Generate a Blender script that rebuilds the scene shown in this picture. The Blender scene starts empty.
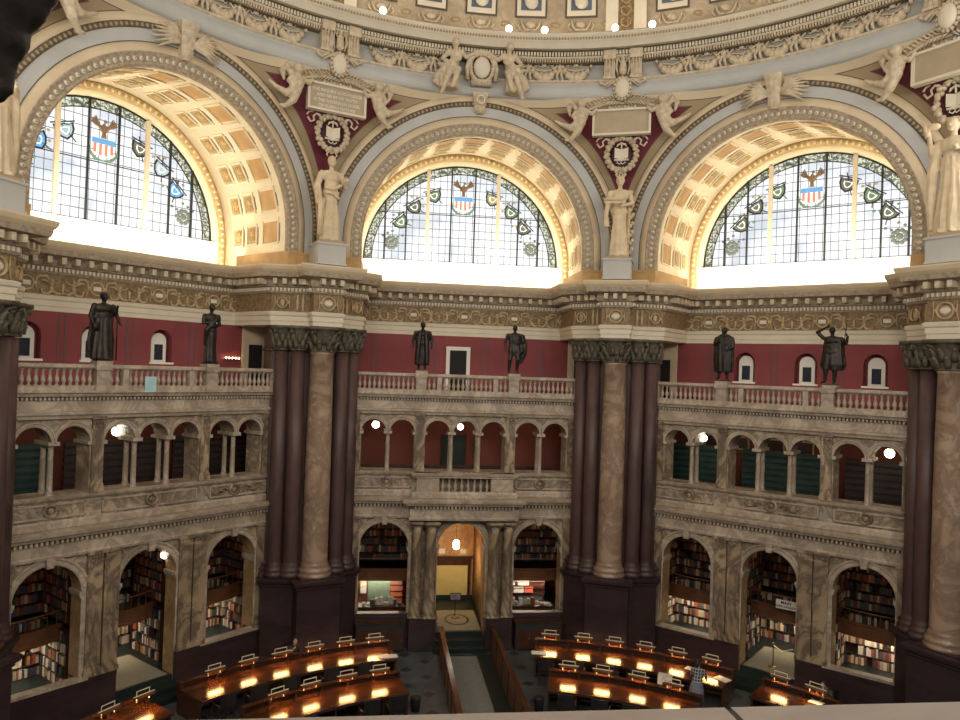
import bpy, bmesh, math, random
from mathutils import Vector, Matrix, Euler
PI = math.pi
sc = bpy.context.scene
COL = sc.collection
random.seed(7)

# ------------------------------------------------------------------ mesh builder
class MB:
    def __init__(s): s.v = []; s.f = []; s.m = []
    def face(s, idx, mi=0): s.f.append(idx); s.m.append(mi)
    def quad(s, a, b, c, d, mi=0):
        n = len(s.v); s.v += [a, b, c, d]; s.f.append((n, n+1, n+2, n+3)); s.m.append(mi)
    def poly(s, pts, mi=0):
        n = len(s.v); s.v += pts; s.f.append(tuple(range(n, n+len(pts)))); s.m.append(mi)
    def box(s, x0, x1, y0, y1, z0, z1, mi=0):
        n = len(s.v)
        s.v += [(x0,y0,z0),(x1,y0,z0),(x1,y1,z0),(x0,y1,z0),(x0,y0,z1),(x1,y0,z1),(x1,y1,z1),(x0,y1,z1)]
        for f in ((0,3,2,1),(4,5,6,7),(0,1,5,4),(1,2,6,5),(2,3,7,6),(3,0,4,7)):
            s.f.append(tuple(n+i for i in f)); s.m.append(mi)
    def obox(s, M, sx, sy, sz, mi=0):       # box centred on matrix M
        n = len(s.v)
        for z in (-sz/2, sz/2):
            for x, y in ((-sx/2,-sy/2),(sx/2,-sy/2),(sx/2,sy/2),(-sx/2,sy/2)):
                s.v.append(tuple(M @ Vector((x, y, z))))
        for f in ((0,3,2,1),(4,5,6,7),(0,1,5,4),(1,2,6,5),(2,3,7,6),(3,0,4,7)):
            s.f.append(tuple(n+i for i in f)); s.m.append(mi)
    def grid(s, rows, mi=0, closed=False):   # rows of equal length vertex lists
        n = len(s.v); w = len(rows[0])
        for r in rows: s.v += r
        for i in range(len(rows)-1):
            for j in range(w if closed else w-1):
                k = (j+1) % w
                s.f.append((n+i*w+j, n+i*w+k, n+(i+1)*w+k, n+(i+1)*w+j)); s.m.append(mi)
    def lathe(s, prof, seg=12, c=(0,0,0), mi=0, sx=1, sy=1, cap=True, fold=0, nf=9):
        rows = []
        for r, z in prof:
            F = [1+fold*(math.cos(nf*2*PI*k/seg)+.7*math.cos((nf+5)*2*PI*k/seg+1+z*2.5)) for k in range(seg)]
            rows.append([(c[0]+sx*r*F[k]*math.cos(2*PI*k/seg), c[1]+sy*r*F[k]*math.sin(2*PI*k/seg), c[2]+z) for k in range(seg)])
        n = len(s.v); s.grid(rows, mi, True)
        if cap:
            s.f.append(tuple(n+k for k in range(seg))[::-1]); s.m.append(mi)
            t = n+(len(rows)-1)*seg
            s.f.append(tuple(t+k for k in range(seg))); s.m.append(mi)
    def ell(s, c, r, seg=8, ring=5, M=None, mi=0):
        c = Vector(c); rows = []
        for i in range(ring+1):
            t = -PI/2+PI*i/ring; rr = max(math.cos(t), .02)
            row = []
            for k in range(seg):
                a = 2*PI*k/seg
                p = Vector((r[0]*rr*math.cos(a), r[1]*rr*math.sin(a), r[2]*math.sin(t)))
                if M: p = M @ p
                row.append(tuple(c+p))
            rows.append(row)
        n = len(s.v); s.grid(rows, mi, True)
        s.f.append(tuple(n+k for k in range(seg))[::-1]); s.m.append(mi)
        t = n+ring*seg; s.f.append(tuple(t+k for k in range(seg))); s.m.append(mi)
    def tube(s, pts, rad, seg=6, mi=0):      # rad number or list
        pts = [Vector(p) for p in pts]; n0 = len(pts)
        if not isinstance(rad, (list, tuple)): rad = [rad]*n0
        rows = []; up = None
        for i, p in enumerate(pts):
            d = (pts[min(i+1, n0-1)]-pts[max(i-1, 0)])
            if d.length < 1e-9: d = Vector((0,0,1))
            d.normalize()
            if up is None:
                up = Vector((0,0,1)) if abs(d.z) < .9 else Vector((1,0,0))
            a = d.cross(up); a.normalize(); b = a.cross(d); up = b
            rows.append([tuple(p+a*rad[i]*math.cos(2*PI*k/seg)+b*rad[i]*math.sin(2*PI*k/seg)) for k in range(seg)])
        n = len(s.v); s.grid(rows, mi, True)
        s.f.append(tuple(n+k for k in range(seg))[::-1]); s.m.append(mi)
        t = n+(n0-1)*seg; s.f.append(tuple(t+k for k in range(seg))); s.m.append(mi)
    def cap(s, p0, p1, r0, r1, seg=10):      # tapered capsule
        p0 = Vector(p0); p1 = Vector(p1); d = (p1-p0); L = d.length; d = d/L if L > 1e-6 else Vector((0,0,1))
        pts = []; rr = []
        for t in (-1,-.85,-.5,0): pts.append(p0+d*r0*t); rr.append(r0*math.sqrt(max(1-t*t, .01)))
        for t in (0,.5,.85,1): pts.append(p1+d*r1*t); rr.append(r1*math.sqrt(max(1-t*t, .01)))
        s.tube(pts, rr, seg)
    def add(s, o, M=None):
        n = len(s.v)
        s.v += [tuple(M @ Vector(v)) for v in o.v] if M else list(o.v)
        s.f += [tuple(n+i for i in f) for f in o.f]; s.m += o.m
    def mould(s, path, prof, mi=0, ends=False):   # path in plan, outward is the right hand side
        P = [Vector(p) for p in path]; off = []
        for i in range(len(P)):
            d0 = (P[i]-P[i-1]).normalized() if i else None
            d1 = (P[i+1]-P[i]).normalized() if i < len(P)-1 else None
            n0 = Vector((d0.y, -d0.x)) if d0 else None; n1 = Vector((d1.y, -d1.x)) if d1 else None
            if n0 and n1:
                b = n0+n1; b = b/ (b.length**2) * 2 if b.length > .1 else n0
                off.append(b)
            else: off.append(n0 or n1)
        rows = [[(P[i].x+off[i].x*o, P[i].y+off[i].y*o, z) for i in range(len(P))] for o, z in prof]
        s.grid(rows, mi)
        if ends:
            for i in (0, len(P)-1):
                pts = [(P[i].x+off[i].x*o, P[i].y+off[i].y*o, z) for o, z in prof]
                s.poly(pts if i else pts[::-1], mi)
    def dentils(s, path, off, z0, z1, w, gap, dep, mi=0):
        P = [Vector(p) for p in path]
        for i in range(len(P)-1):
            d = P[i+1]-P[i]; L = d.length
            if L < .15: continue
            d.normalize(); n = Vector((d.y, -d.x)); k = max(1, int(L/(w+gap))); st = L/k
            ang = math.atan2(d.y, d.x)
            for j in range(k):
                q = P[i]+d*(st*(j+.5))+n*(off+dep/2)
                s.obox(Matrix.Translation((q.x, q.y, (z0+z1)/2)) @ Matrix.Rotation(ang, 4, 'Z'), w, dep, z1-z0, mi)
    def arc(s, uc, zc, prof, n=24, a0=0, a1=PI, zb=None, mi=0):   # revolve (r, y) profile about the Y axis; legs down to zb
        rows = []
        angs = [a0+(a1-a0)*i/n for i in range(n+1)]
        if zb is not None: rows.append([(uc+r, y, zb) for r, y in prof])
        for a in angs: rows.append([(uc+r*math.cos(a), y, zc+r*math.sin(a)) for r, y in prof])
        if zb is not None: rows.append([(uc-r, y, zb) for r, y in prof])
        s.grid(rows, mi)
    def beads(s, uc, zc, r, y, n, size, a0=0, a1=PI, mi=0, zb=None):
        for i in range(n):
            a = a0+(a1-a0)*(i+.5)/n
            M = Matrix.Rotation(-a, 3, 'Y')
            s.ell((uc+r*math.cos(a), y, zc+r*math.sin(a)), size, 6, 3, M, mi)
        if zb is not None:
            st = abs(a1-a0)*r/n; z = zc-st/2
            while z > zb:
                for sg in (1, -1): s.ell((uc+sg*r, y, z), size, 6, 3, None, mi)
                z -= st
    def archwall(s, u0, u1, z0, z1, ops, y0, y1, n=14, mi=0, mr=None, back=True, sd=.15):
        mr = mi if mr is None else mr
        # ops: (uc, r, zs, zb)
        xs = [u0]; spans = []
        cur = u0; skip = set()
        for uc, r, zs, zb in sorted(ops):
            spans.append(('s', cur, uc-r)); spans.append(('o', uc, r, zs, zb)); cur = uc+r
        spans.append(('s', cur, u1))
        for sp in spans:
            if sp[0] == 's':
                if sp[2]-sp[1] < 1e-4: continue
                nar = sp[2]-sp[1] < .2 and sp is not spans[0] and sp is not spans[-1]
                if nar:      # two openings sharing one slim column: solid only above the spring
                    zs_, zb_ = ops[0][2], ops[0][3]
                    for a_, b2 in ((zs_, z1), (z0, zb_)):
                        s.quad((sp[1],y0,a_),(sp[2],y0,a_),(sp[2],y0,b2),(sp[1],y0,b2), mi); s.quad((sp[2],y1,a_),(sp[1],y1,a_),(sp[1],y1,b2),(sp[2],y1,b2), mi)
                    s.quad((sp[1],y0,zs_),(sp[1],y1,zs_),(sp[2],y1,zs_),(sp[2],y0,zs_), mi); s.quad((sp[1],y0,zb_),(sp[2],y0,zb_),(sp[2],y1,zb_),(sp[1],y1,zb_), mi)
                    skip |= {round(sp[1], 4), round(sp[2], 4)}
                    continue
                for y, fl in ((y0, 0), (y1, 1)):
                    if fl and not back: continue
                    q = [(sp[1],y,z0),(sp[2],y,z0),(sp[2],y,z1),(sp[1],y,z1)]
                    s.quad(*(q if not fl else q[::-1]), mi)
            else:
                _, uc, r, zs, zb = sp
                pts = [(uc-r*math.cos(PI*i/n), zs+r*math.sin(PI*i/n)) for i in range(n+1)]
                for i in range(n):
                    a, b = pts[i], pts[i+1]
                    s.quad((a[0],y0,a[1]),(b[0],y0,b[1]),(b[0],y0,z1),(a[0],y0,z1), mi)
                    if back: s.quad((a[0],y1,z1),(b[0],y1,z1),(b[0],y1,b[1]),(a[0],y1,a[1]), mi)
                    s.quad((a[0],y0,a[1]),(a[0],y1,a[1]),(b[0],y1,b[1]),(b[0],y0,b[1]), mr)
                oc = sorted(o_[0] for o_ in ops); ix = oc.index(uc); nl = ix > 0 and uc-oc[ix-1]-2*r < .2; nr = ix < len(oc)-1 and oc[ix+1]-uc-2*r < .2
                for x, fl in ((uc-r, 0), (uc+r, 1)):
                    if (nl and not fl) or (nr and fl): continue
                    q = [(x,y0,zb),(x,y1,zb),(x,y1,zs),(x,y0,zs)]
                    s.quad(*(q if not fl else q[::-1]), mr)
                if zb > z0+1e-4:
                    s.quad((uc-r,y0,z0),(uc+r,y0,z0),(uc+r,y0,zb),(uc-r,y0,zb), mi)
                    s.quad((uc-r,y0,zb),(uc+r,y0,zb),(uc+r,y0+sd,zb),(uc-r,y0+sd,zb), mr)
                    s.quad((uc-r,y0+sd,z0),(uc+r,y0+sd,z0),(uc+r,y0+sd,zb),(uc-r,y0+sd,zb), mr)
        s.quad((u0,y0,z1),(u1,y0,z1),(u1,y1,z1),(u0,y1,z1), mi)
        s.quad((u0,y0,z0),(u0,y0,z1),(u0,y1,z1),(u0,y1,z0), mi)
        s.quad((u1,y0,z0),(u1,y1,z0),(u1,y1,z1),(u1,y0,z1), mi)
    def mesh(s, name, mats, smooth=False):
        me = bpy.data.meshes.new(name); me.from_pydata(s.v, [], s.f)
        for m in (mats if isinstance(mats, (list, tuple)) else [mats]): me.materials.append(m)
        me.polygons.foreach_set('material_index', s.m)
        if smooth: me.polygons.foreach_set('use_smooth', [True]*len(s.f))
        me.update()
        return me
    def build(s, name, mats, parent=None, smooth=False, loc=(0,0,0), rz=0):
        o = bpy.data.objects.new(name, s.mesh(name, mats, smooth)); COL.objects.link(o)
        o.location = loc; o.rotation_euler = (0, 0, rz)
        if parent: o.parent = parent
        return o

def tag(o, label=None, cat=None, group=None, kind=None):
    if label: o['label'] = label
    if cat: o['category'] = cat
    if group: o['group'] = group
    if kind: o['kind'] = kind
    return o
def empty(name, loc=(0,0,0), rz=0, parent=None):
    o = bpy.data.objects.new(name, None); COL.objects.link(o); o.location = loc; o.rotation_euler = (0,0,rz)
    o.empty_display_size = .1
    if parent: o.parent = parent
    return o
def copy_tree(o, parent=None):
    c = o.copy(); COL.objects.link(c)
    if parent: c.parent = parent
    for ch in list(o.children): copy_tree(ch, c)
    return c
def remesh(name, mb, mat, vox, parent=None, smooth=4, loc=(0,0,0), rz=0):
    me = mb.mesh('tmp', mat); t = bpy.data.objects.new('tmp', me); COL.objects.link(t)
    r = t.modifiers.new('r', 'REMESH'); r.mode = 'VOXEL'; r.voxel_size = vox; r.use_smooth_shade = True
    sm = t.modifiers.new('s', 'SMOOTH'); sm.iterations = smooth; sm.factor = .5
    dg = bpy.context.evaluated_depsgraph_get(); dg.update()
    m2 = bpy.data.meshes.new_from_object(t.evaluated_get(dg)); m2.name = name
    bpy.data.objects.remove(t); m2.materials.clear(); m2.materials.append(mat)
    o = bpy.data.objects.new(name, m2); COL.objects.link(o); o.location = loc; o.rotation_euler = (0,0,rz)
    if parent: o.parent = parent
    return o

def text_mesh(name, tx, size, mt, ext=.002):
    c = bpy.data.curves.new('txt', 'FONT'); c.body = tx; c.size = size; c.align_x = 'CENTER'; c.extrude = ext; c.offset = .003
    t = bpy.data.objects.new('txt', c); COL.objects.link(t); dg = bpy.context.evaluated_depsgraph_get(); dg.update()
    me = bpy.data.meshes.new_from_object(t.evaluated_get(dg)); bpy.data.objects.remove(t); me.materials.clear(); me.materials.append(mt); me.name = name
    o = bpy.data.objects.new(name, me); COL.objects.link(o); return o
# ------------------------------------------------------------------ materials
def nt(name):
    m = bpy.data.materials.new(name); m.use_nodes = True; t = m.node_tree; b = t.nodes['Principled BSDF']; return m, t, b
def L(t, a, b): t.links.new(a, b)
def ramp(t, fac, stops):
    r = t.nodes.new('ShaderNodeValToRGB'); e = r.color_ramp.elements
    while len(e) < len(stops): e.new(.5)
    for i, (p, c) in enumerate(stops): e[i].position = p; e[i].color = (*c, 1)
    L(t, fac, r.inputs[0]); return r.outputs[0]
def noise(t, vec, scale, det=4, rough=.55, dist=0):
    n = t.nodes.new('ShaderNodeTexNoise'); n.inputs['Scale'].default_value = scale; n.inputs['Detail'].default_value = det
    n.inputs['Roughness'].default_value = rough; n.inputs['Distortion'].default_value = dist
    L(t, vec, n.inputs['Vector']); return n.outputs['Fac']
def coord(t, sc_=None, kind='Object'):
    c = t.nodes.new('ShaderNodeTexCoord').outputs[kind]
    if sc_:
        m = t.nodes.new('ShaderNodeMapping'); m.inputs['Scale'].default_value = sc_; L(t, c, m.inputs[0]); c = m.outputs[0]
    return c
def math_(t, op, a, b=None):
    n = t.nodes.new('ShaderNodeMath'); n.operation = op
    for i, x in enumerate((a, b)):
        if x is None: continue
        if isinstance(x, (int, float)): n.inputs[i].default_value = x
        else: L(t, x, n.inputs[i])
    return n.outputs[0]
def mix(t, fac, a, b, mode='MIX'):
    n = t.nodes.new('ShaderNodeMix'); n.data_type = 'RGBA'; n.blend_type = mode
    for i, x in ((0, fac), (6, a), (7, b)):
        if isinstance(x, (int, float)): n.inputs[i].default_value = x
        elif isinstance(x, tuple): n.inputs[i].default_value = (*x, 1)
        else: L(t, x, n.inputs[i])
    return n.outputs[2]
def bump(t, b, h, strength=.3, dist=.02):
    n = t.nodes.new('ShaderNodeBump'); n.inputs['Strength'].default_value = strength; n.inputs['Distance'].default_value = dist
    L(t, h, n.inputs['Height']); L(t, n.outputs[0], b.inputs['Normal'])
def mat(name, col, rough=.6, metal=0, var=.18, scale=2.0, bmp=0, bs=20, spec=None, sc_=None):
    m, t, b = nt(name); c = coord(t, sc_)
    dark = tuple(x*(1-var) for x in col); lite = tuple(min(1, x*(1+var)) for x in col)
    L(t, ramp(t, noise(t, c, scale), [(.3, dark), (.7, lite)]), b.inputs['Base Color'])
    b.inputs['Roughness'].default_value = rough; b.inputs['Metallic'].default_value = metal
    if spec is not None: b.inputs['Specular IOR Level'].default_value = spec
    if bmp: bump(t, b, noise(t, c, bs, 3), bmp)
    return m
def marble(name, c0, c1, vein, scale=1.0, rough=.35, vs=.5, warp=1.4, sc_=None, vein2=None):
    m, t, b = nt(name); c = coord(t, sc_)
    n1 = noise(t, c, .55*scale, 5, .55, warp*.6); n2 = noise(t, c, .75*scale, 6, .62, 1.3*warp)
    base = ramp(t, n1, [(.34, c0), (.62, c1)])
    v = ramp(t, n2, [(.41, (0,0,0)), (.49, (1,1,1)), (.51, (1,1,1)), (.60, (0,0,0))])
    col = mix(t, math_(t, 'MULTIPLY', v, vs), base, vein)
    if vein2:
        n3 = noise(t, c, .8*scale, 5, .6, 3)
        col = mix(t, ramp(t, n3, [(.56, (0,0,0)), (.68, (1,1,1))]), col, vein2)
    L(t, col, b.inputs['Base Color']); b.inputs['Roughness'].default_value = rough
    return m
def emit(name, col, st):
    m, t, b = nt(name); b.inputs['Base Color'].default_value = (*col, 1); b.inputs['Emission Color'].default_value = (*col, 1)
    b.inputs['Emission Strength'].default_value = st; return m

M = {}
M['marble'] = marble('veined_cream_marble', (.27,.20,.125), (.60,.47,.32), (.10,.08,.07), 1.3, .42, .65, 1.5, vein2=(.34,.31,.28))
M['marble2'] = marble('siena_pilaster_marble', (.31,.225,.135), (.52,.39,.25), (.07,.055,.05), 1.0, .38, .75, 1.5, sc_=(1,1,.55))
M['trim'] = marble('pale_cornice_marble', (.40,.32,.23), (.63,.52,.40), (.16,.12,.10), 1.5, .45, .4)
M['maroon'] = marble('dark_red_marble', (.050,.025,.024), (.092,.047,.043), (.15,.10,.09), 1.2, .46, .25, .8, sc_=(1,1,.35))
M['plinth'] = marble('dark_plinth_marble', (.028,.017,.020), (.046,.026,.030), (.07,.045,.05), 1.5, .3, .25, .8, sc_=(1,1,2.5))
M['shaft'] = marble('tawny_column_marble', (.37,.245,.165), (.47,.335,.235), (.13,.07,.055), .8, .28, .5, 1.2, vein2=(.50,.40,.31))
M['capital'] = mat('dark_patinated_capital', (.12,.10,.07), .6, .1, .4, 6, .4, 22)
M['cream'] = mat('cream_plaster', (.66,.53,.36), .7, 0, .08, 1.5)
M['cream_l'] = mat('pale_plaster', (.72,.64,.50), .7, 0, .06, 1.5)
M['relief'] = mat('modelled_plaster', (.58,.48,.34), .7, 0, .22, 6, .5, 14)
M['statue'] = mat('ivory_statue_plaster', (.68,.55,.37), .6, 0, .15, 3, .15, 18)
M['blue'] = mat('blue_grey_plaster', (.49,.485,.465), .7, 0, .05, 1.5)
M['tan'] = mat('tan_plaster', (.42,.31,.18), .7, 0, .1, 2)
M['egg'] = mat('dull_gilt_and_shade', (.38,.30,.21), .6, 0, .35, 9, .4, 20)
M['gilt'] = mat('bright_gilt_moulding', (.50,.35,.16), .5, .1, .3, 7, .3, 16)
M['orange'] = mat('ochre_panel', (.52,.32,.13), .65, 0, .12, 3)
M['soffit'] = mat('warm_ivory_soffit', (.80,.71,.52), .65, 0, .05, 2)
M['gilt_dark'] = mat('dark_gilt_rosette', (.30,.19,.05), .5, .2, .4, 9)
M['white'] = mat('white_plaster', (.84,.80,.72), .7, 0, .03, 2)
M['frieze'] = mat('gilded_frieze_ground', (.25,.165,.085), .65, 0, .4, 7, .6, 10)
M['friezefig'] = mat('gilded_frieze_figures', (.50,.37,.21), .55, .05, .25, 6, .4, 14)
M['line'] = mat('dark_line_and_shade', (.10,.075,.055), .7, 0, .1, 2)
M['red'] = mat('crimson_plaster_wall', (.25,.052,.055), .75, 0, .12, .9)
M['greyline'] = mat('grey_blue_wall_stripe', (.12,.085,.095), .75, 0, .08, 2)
M['bronze'] = mat('dark_bronze', (.040,.033,.028), .45, .55, .4, 5, .3, 14)
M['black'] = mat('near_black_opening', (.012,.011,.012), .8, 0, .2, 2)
M['wood'] = mat('polished_mahogany', (.070,.021,.007), .20, 0, .35, 3, 0, 20, sc_=(1,1,4))
M['wood_d'] = mat('dark_wood', (.055,.022,.013), .35, 0, .4, 4)
M['wood_r'] = mat('brown_balcony_wood', (.17,.070,.030), .4, 0, .25, 2)
M['jamb'] = marble('warm_lit_jamb_marble', (.42,.27,.12), (.56,.38,.19), (.16,.10,.06), 1.2, .4, .4); M['red2'] = mat('brown_red_wall', (.17,.045,.032), .75, 0, .12, .9); M['lamplit_brass'] = mat('lamplit_brass_rail', (.85,.74,.52), .45, 0, .05)  # jamb marble tinted amber: warm light on the jambs put into its colour
M['chair'] = mat('black_chair_leather', (.014,.013,.014), .45, 0, .3, 5)
M['green'] = mat('dark_green_linoleum', (.010,.020,.019), .4, 0, .2, 3)
M['greenslat'] = mat('dark_teal_boarding', (.018,.045,.040), .5, 0, .3, 3)
M['shelf'] = mat('dark_shelving', (.030,.018,.015), .5, 0, .3, 3)
M['brass'] = mat('brass', (.50,.36,.16), .3, .8, .15, 4)
M['paper'] = mat('white_paper', (.75,.72,.65), .7, 0, .05, 5)
M['globe'] = emit('lit_opal_globe', (1,.90,.72), 9)
M['bulb'] = emit('lit_bulb', (1,.72,.38), 14)
M['tube'] = emit('lit_reading_tube', (1,.60,.24), 40)
M['stone'] = marble('parapet_stone', (.24,.195,.165), (.33,.27,.225), (.17,.14,.125), .8, .45, .4, 1)
M['skin'] = mat('skin', (.50,.30,.21), .55, 0, .06, 8)
M['hair'] = mat('dark_hair', (.018,.012,.010), .5, 0, .3, 30)
M['cloth_dark'] = mat('dark_clothing', (.020,.019,.024), .8, 0, .2, 12)
M['skirt'] = mat('blue_grey_skirt_cloth', (.15,.17,.25), .85, 0, .12, 12)
M['cloth_w'] = mat('pale_cloth', (.60,.60,.62), .85, 0, .08, 12)
M['yellow'] = mat('pale_yellow_wall', (.62,.52,.22), .7, 0, .06, 2)
M['mat_grey'] = mat('grey_green_carpet', (.20,.21,.19), .8, 0, .1, 6)
M['rug'] = mat('pale_stone_rug', (.27,.25,.18), .8, 0, .08, 6)
for i, c in enumerate([(.22,.05,.03),(.035,.04,.07),(.34,.28,.20),(.09,.03,.02),(.035,.06,.045),(.50,.45,.37),(.26,.12,.045),(.05,.05,.055)]):
    M['book%d' % i] = mat('book_cloth_%s' % ['red','navy','buff','brown','green','cream','ochre','charcoal'][i], c, .6, 0, .15, 10)
# plaid shirt
m, t, b = nt('plaid_shirt'); c = coord(t); sx = t.nodes.new('ShaderNodeSeparateXYZ'); L(t, c, sx.inputs[0])
pa = math_(t, 'GREATER_THAN', math_(t, 'SINE', math_(t, 'MULTIPLY', sx.outputs[0], 70)), .8)
pb = math_(t, 'GREATER_THAN', math_(t, 'SINE', math_(t, 'MULTIPLY', sx.outputs[2], 70)), .8)
L(t, mix(t, math_(t, 'MAXIMUM', pa, pb), (.05,.05,.07), (.42,.42,.45)), b.inputs['Base Color']); b.inputs['Roughness'].default_value = .85; M['plaid'] = m
# floor: grey blue marble with dark diamonds
m, t, b = nt('spotted_marble_floor'); c = coord(t, (1,1,1)); mp = t.nodes.new('ShaderNodeMapping'); mp.inputs['Rotation'].default_value = (0,0,PI/4); mp.inputs['Scale'].default_value = (1.0,1.0,1.0); L(t, c, mp.inputs[0])
sx = t.nodes.new('ShaderNodeSeparateXYZ'); L(t, mp.outputs[0], sx.inputs[0])
fx = math_(t, 'ABSOLUTE', math_(t, 'SUBTRACT', math_(t, 'FRACT', sx.outputs[0]), .5)); fy = math_(t, 'ABSOLUTE', math_(t, 'SUBTRACT', math_(t, 'FRACT', sx.outputs[1]), .5))
d = math_(t, 'LESS_THAN', math_(t, 'MAXIMUM', fx, fy), .17)
base = ramp(t, noise(t, c, 1.3, 5), [(.3, (.060,.068,.073)), (.7, (.11,.12,.125))])
L(t, mix(t, d, base, (.025,.035,.04)), b.inputs['Base Color']); b.inputs['Roughness'].default_value = .35; M['floor'] = m
# spandrel: zones measured from the arch centre and height
m, t, b = nt('painted_spandrel'); c = coord(t); sx = t.nodes.new('ShaderNodeSeparateXYZ'); L(t, c, sx.inputs[0])
z = sx.outputs[2]; dz = math_(t, 'SUBTRACT', z, 15.76)
rho = math_(t, 'SQRT', math_(t, 'ADD', math_(t, 'MULTIPLY', sx.outputs[0], sx.outputs[0]), math_(t, 'MULTIPLY', dz, dz)))
inner = math_(t, 'MULTIPLY', math_(t, 'GREATER_THAN', rho, 6.17), math_(t, 'LESS_THAN', z, 21.10))
strip = math_(t, 'MULTIPLY', math_(t, 'GREATER_THAN', rho, 5.90), math_(t, 'LESS_THAN', z, 21.30))
s2 = math_(t, 'MULTIPLY', math_(t, 'GREATER_THAN', rho, 5.87), math_(t, 'LESS_THAN', z, 21.33))
in2 = math_(t, 'MULTIPLY', math_(t, 'GREATER_THAN', rho, 6.14), math_(t, 'LESS_THAN', z, 21.13))
col = mix(t, s2, (.62,.51,.35), (.12,.09,.06)); col = mix(t, strip, col, (.36,.27,.16)); col = mix(t, in2, col, (.10,.07,.05))
col = mix(t, inner, col, (.15,.020,.036)); L(t, col, b.inputs['Base Color']); b.inputs['Roughness'].default_value = .7; M['spandrel'] = m
# frosted window glass with leading
m, t, b = nt('leaded_window_glass'); c = coord(t); sx = t.nodes.new('ShaderNodeSeparateXYZ'); L(t, c, sx.inputs[0]); X, Z = sx.outputs[0], sx.outputs[2]
lx = math_(t, 'LESS_THAN', math_(t, 'ABSOLUTE', math_(t, 'SUBTRACT', math_(t, 'FRACT', math_(t, 'MULTIPLY', X, 3.33)), .5)), .040)
lz = math_(t, 'LESS_THAN', math_(t, 'ABSOLUTE', math_(t, 'SUBTRACT', math_(t, 'FRACT', math_(t, 'MULTIPLY', Z, 2.75)), .5)), .038)
lead = math_(t, 'MAXIMUM', lx, lz)
vw = t.nodes.new('ShaderNodeTexWhiteNoise'); vw.noise_dimensions = '3D'
cm = t.nodes.new('ShaderNodeCombineXYZ'); L(t, math_(t, 'FLOOR', math_(t, 'ADD', math_(t, 'MULTIPLY', X, 3.33), .5)), cm.inputs[0]); L(t, math_(t, 'FLOOR', math_(t, 'ADD', math_(t, 'MULTIPLY', Z, 2.75), .5)), cm.inputs[1])
L(t, cm.outputs[0], vw.inputs['Vector'])
tint = ramp(t, noise(t, c, .55, 3, .5), [(.34, (.56,.62,.70)), (.48, (.86,.90,.94)), (.58, (.97,.99,1))])
tint = mix(t, math_(t, 'MULTIPLY', vw.outputs['Value'], .22), tint, (.35,.42,.50))
dz = math_(t, 'SUBTRACT', Z, 15.76); rho = math_(t, 'SQRT', math_(t, 'ADD', math_(t, 'MULTIPLY', X, X), math_(t, 'MULTIPLY', dz, dz)))
bord = math_(t, 'GREATER_THAN', rho, 4.06)
on = ramp(t, noise(t, c, 6.5, 2, .5, 1.5), [(.42, (.045,.055,.04)), (.50, (.20,.24,.15)), (.56, (.62,.66,.55))])
col = mix(t, bord, tint, on); col = mix(t, lead, col, (.055,.06,.07))
L(t, col, b.inputs['Emission Color']); b.inputs['Emission Strength'].default_value = 1.08; b.inputs['Base Color'].default_value = (.05,.05,.05,1); b.inputs['Roughness'].default_value = .3; M['glass'] = m
def stglass(name, col, st=.8): return emit(name, col, st)
M['g_blue'] = stglass('blue_glass', (.08,.25,.52)); M['g_red'] = stglass('red_glass', (.60,.16,.12)); M['g_white'] = stglass('opal_glass', (.80,.80,.75)); M['g_green'] = stglass('green_glass', (.10,.17,.12), .7)
M['g_dark'] = stglass('smoky_glass', (.10,.12,.11), .5); M['g_brown'] = stglass('umber_glass', (.16,.10,.05), .6); M['g_gold'] = stglass('amber_glass', (.30,.26,.15), .6); M['g_lblue'] = stglass('pale_blue_glass', (.26,.38,.48), .7)
M['lead'] = mat('lead_bar', (.03,.03,.03), .5, .3)

# ------------------------------------------------------------------ frames
A = 15.0
def frame(deg, r): a = math.radians(deg); return (math.sin(a)*r, math.cos(a)*r, 0), -a
def wpt(deg, r, u, y, z):      # local to world
    (lx, ly, lz), rz = frame(deg, r); c, s = math.cos(rz), math.sin(rz); return (lx+c*u-s*y, ly+s*u+c*y, z)
BAYS = {'left': -45, 'back': 0, 'right': 45}
# ------------------------------------------------------------------ two-storey marble screens
GC = (-3.07, 0.0, 3.07)                # ground arch centres
TC = (-3.62, -2.51, -1.11, 0, 1.11, 2.51, 3.62)
def path_for(bay, e=0):
    if bay == 'back': return [(-5.4, e), (-1.98, e), (-1.98, e-.48), (1.98, e-.48), (1.98, e), (5.4, e)]
    return [(-5.4, e), (5.4, e)]
def column(parent, x, y, z0, z1, r, mt, name='column', seg=14):
    m = MB(); h = z1-z0
    m.lathe([(r*1.35, 0), (r*1.35, h*.015), (r*1.15, h*.03), (r*1.28, h*.045), (r*1.02, h*.07), (r, h*.3), (r*.88, h*.88), (r*.98, h*.89), (r*.9, h*.9), (r*1.25, h*.965)], seg)
    m.box(-r*1.4, r*1.4, -r*1.4, r*1.4, h*.965, h); m.box(-r*1.4, r*1.4, -r*1.4, r*1.4, -.02, h*.012)
    for k in range(4):      # small capital volutes
        a = PI/4+k*PI/2; m.ell((math.cos(a)*r*1.35, math.sin(a)*r*1.35, h*.955), (r*.28, r*.28, r*.3), 6, 4)
    o = m.build(name, mt, parent, True, (x, y, z0)); return o
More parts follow.
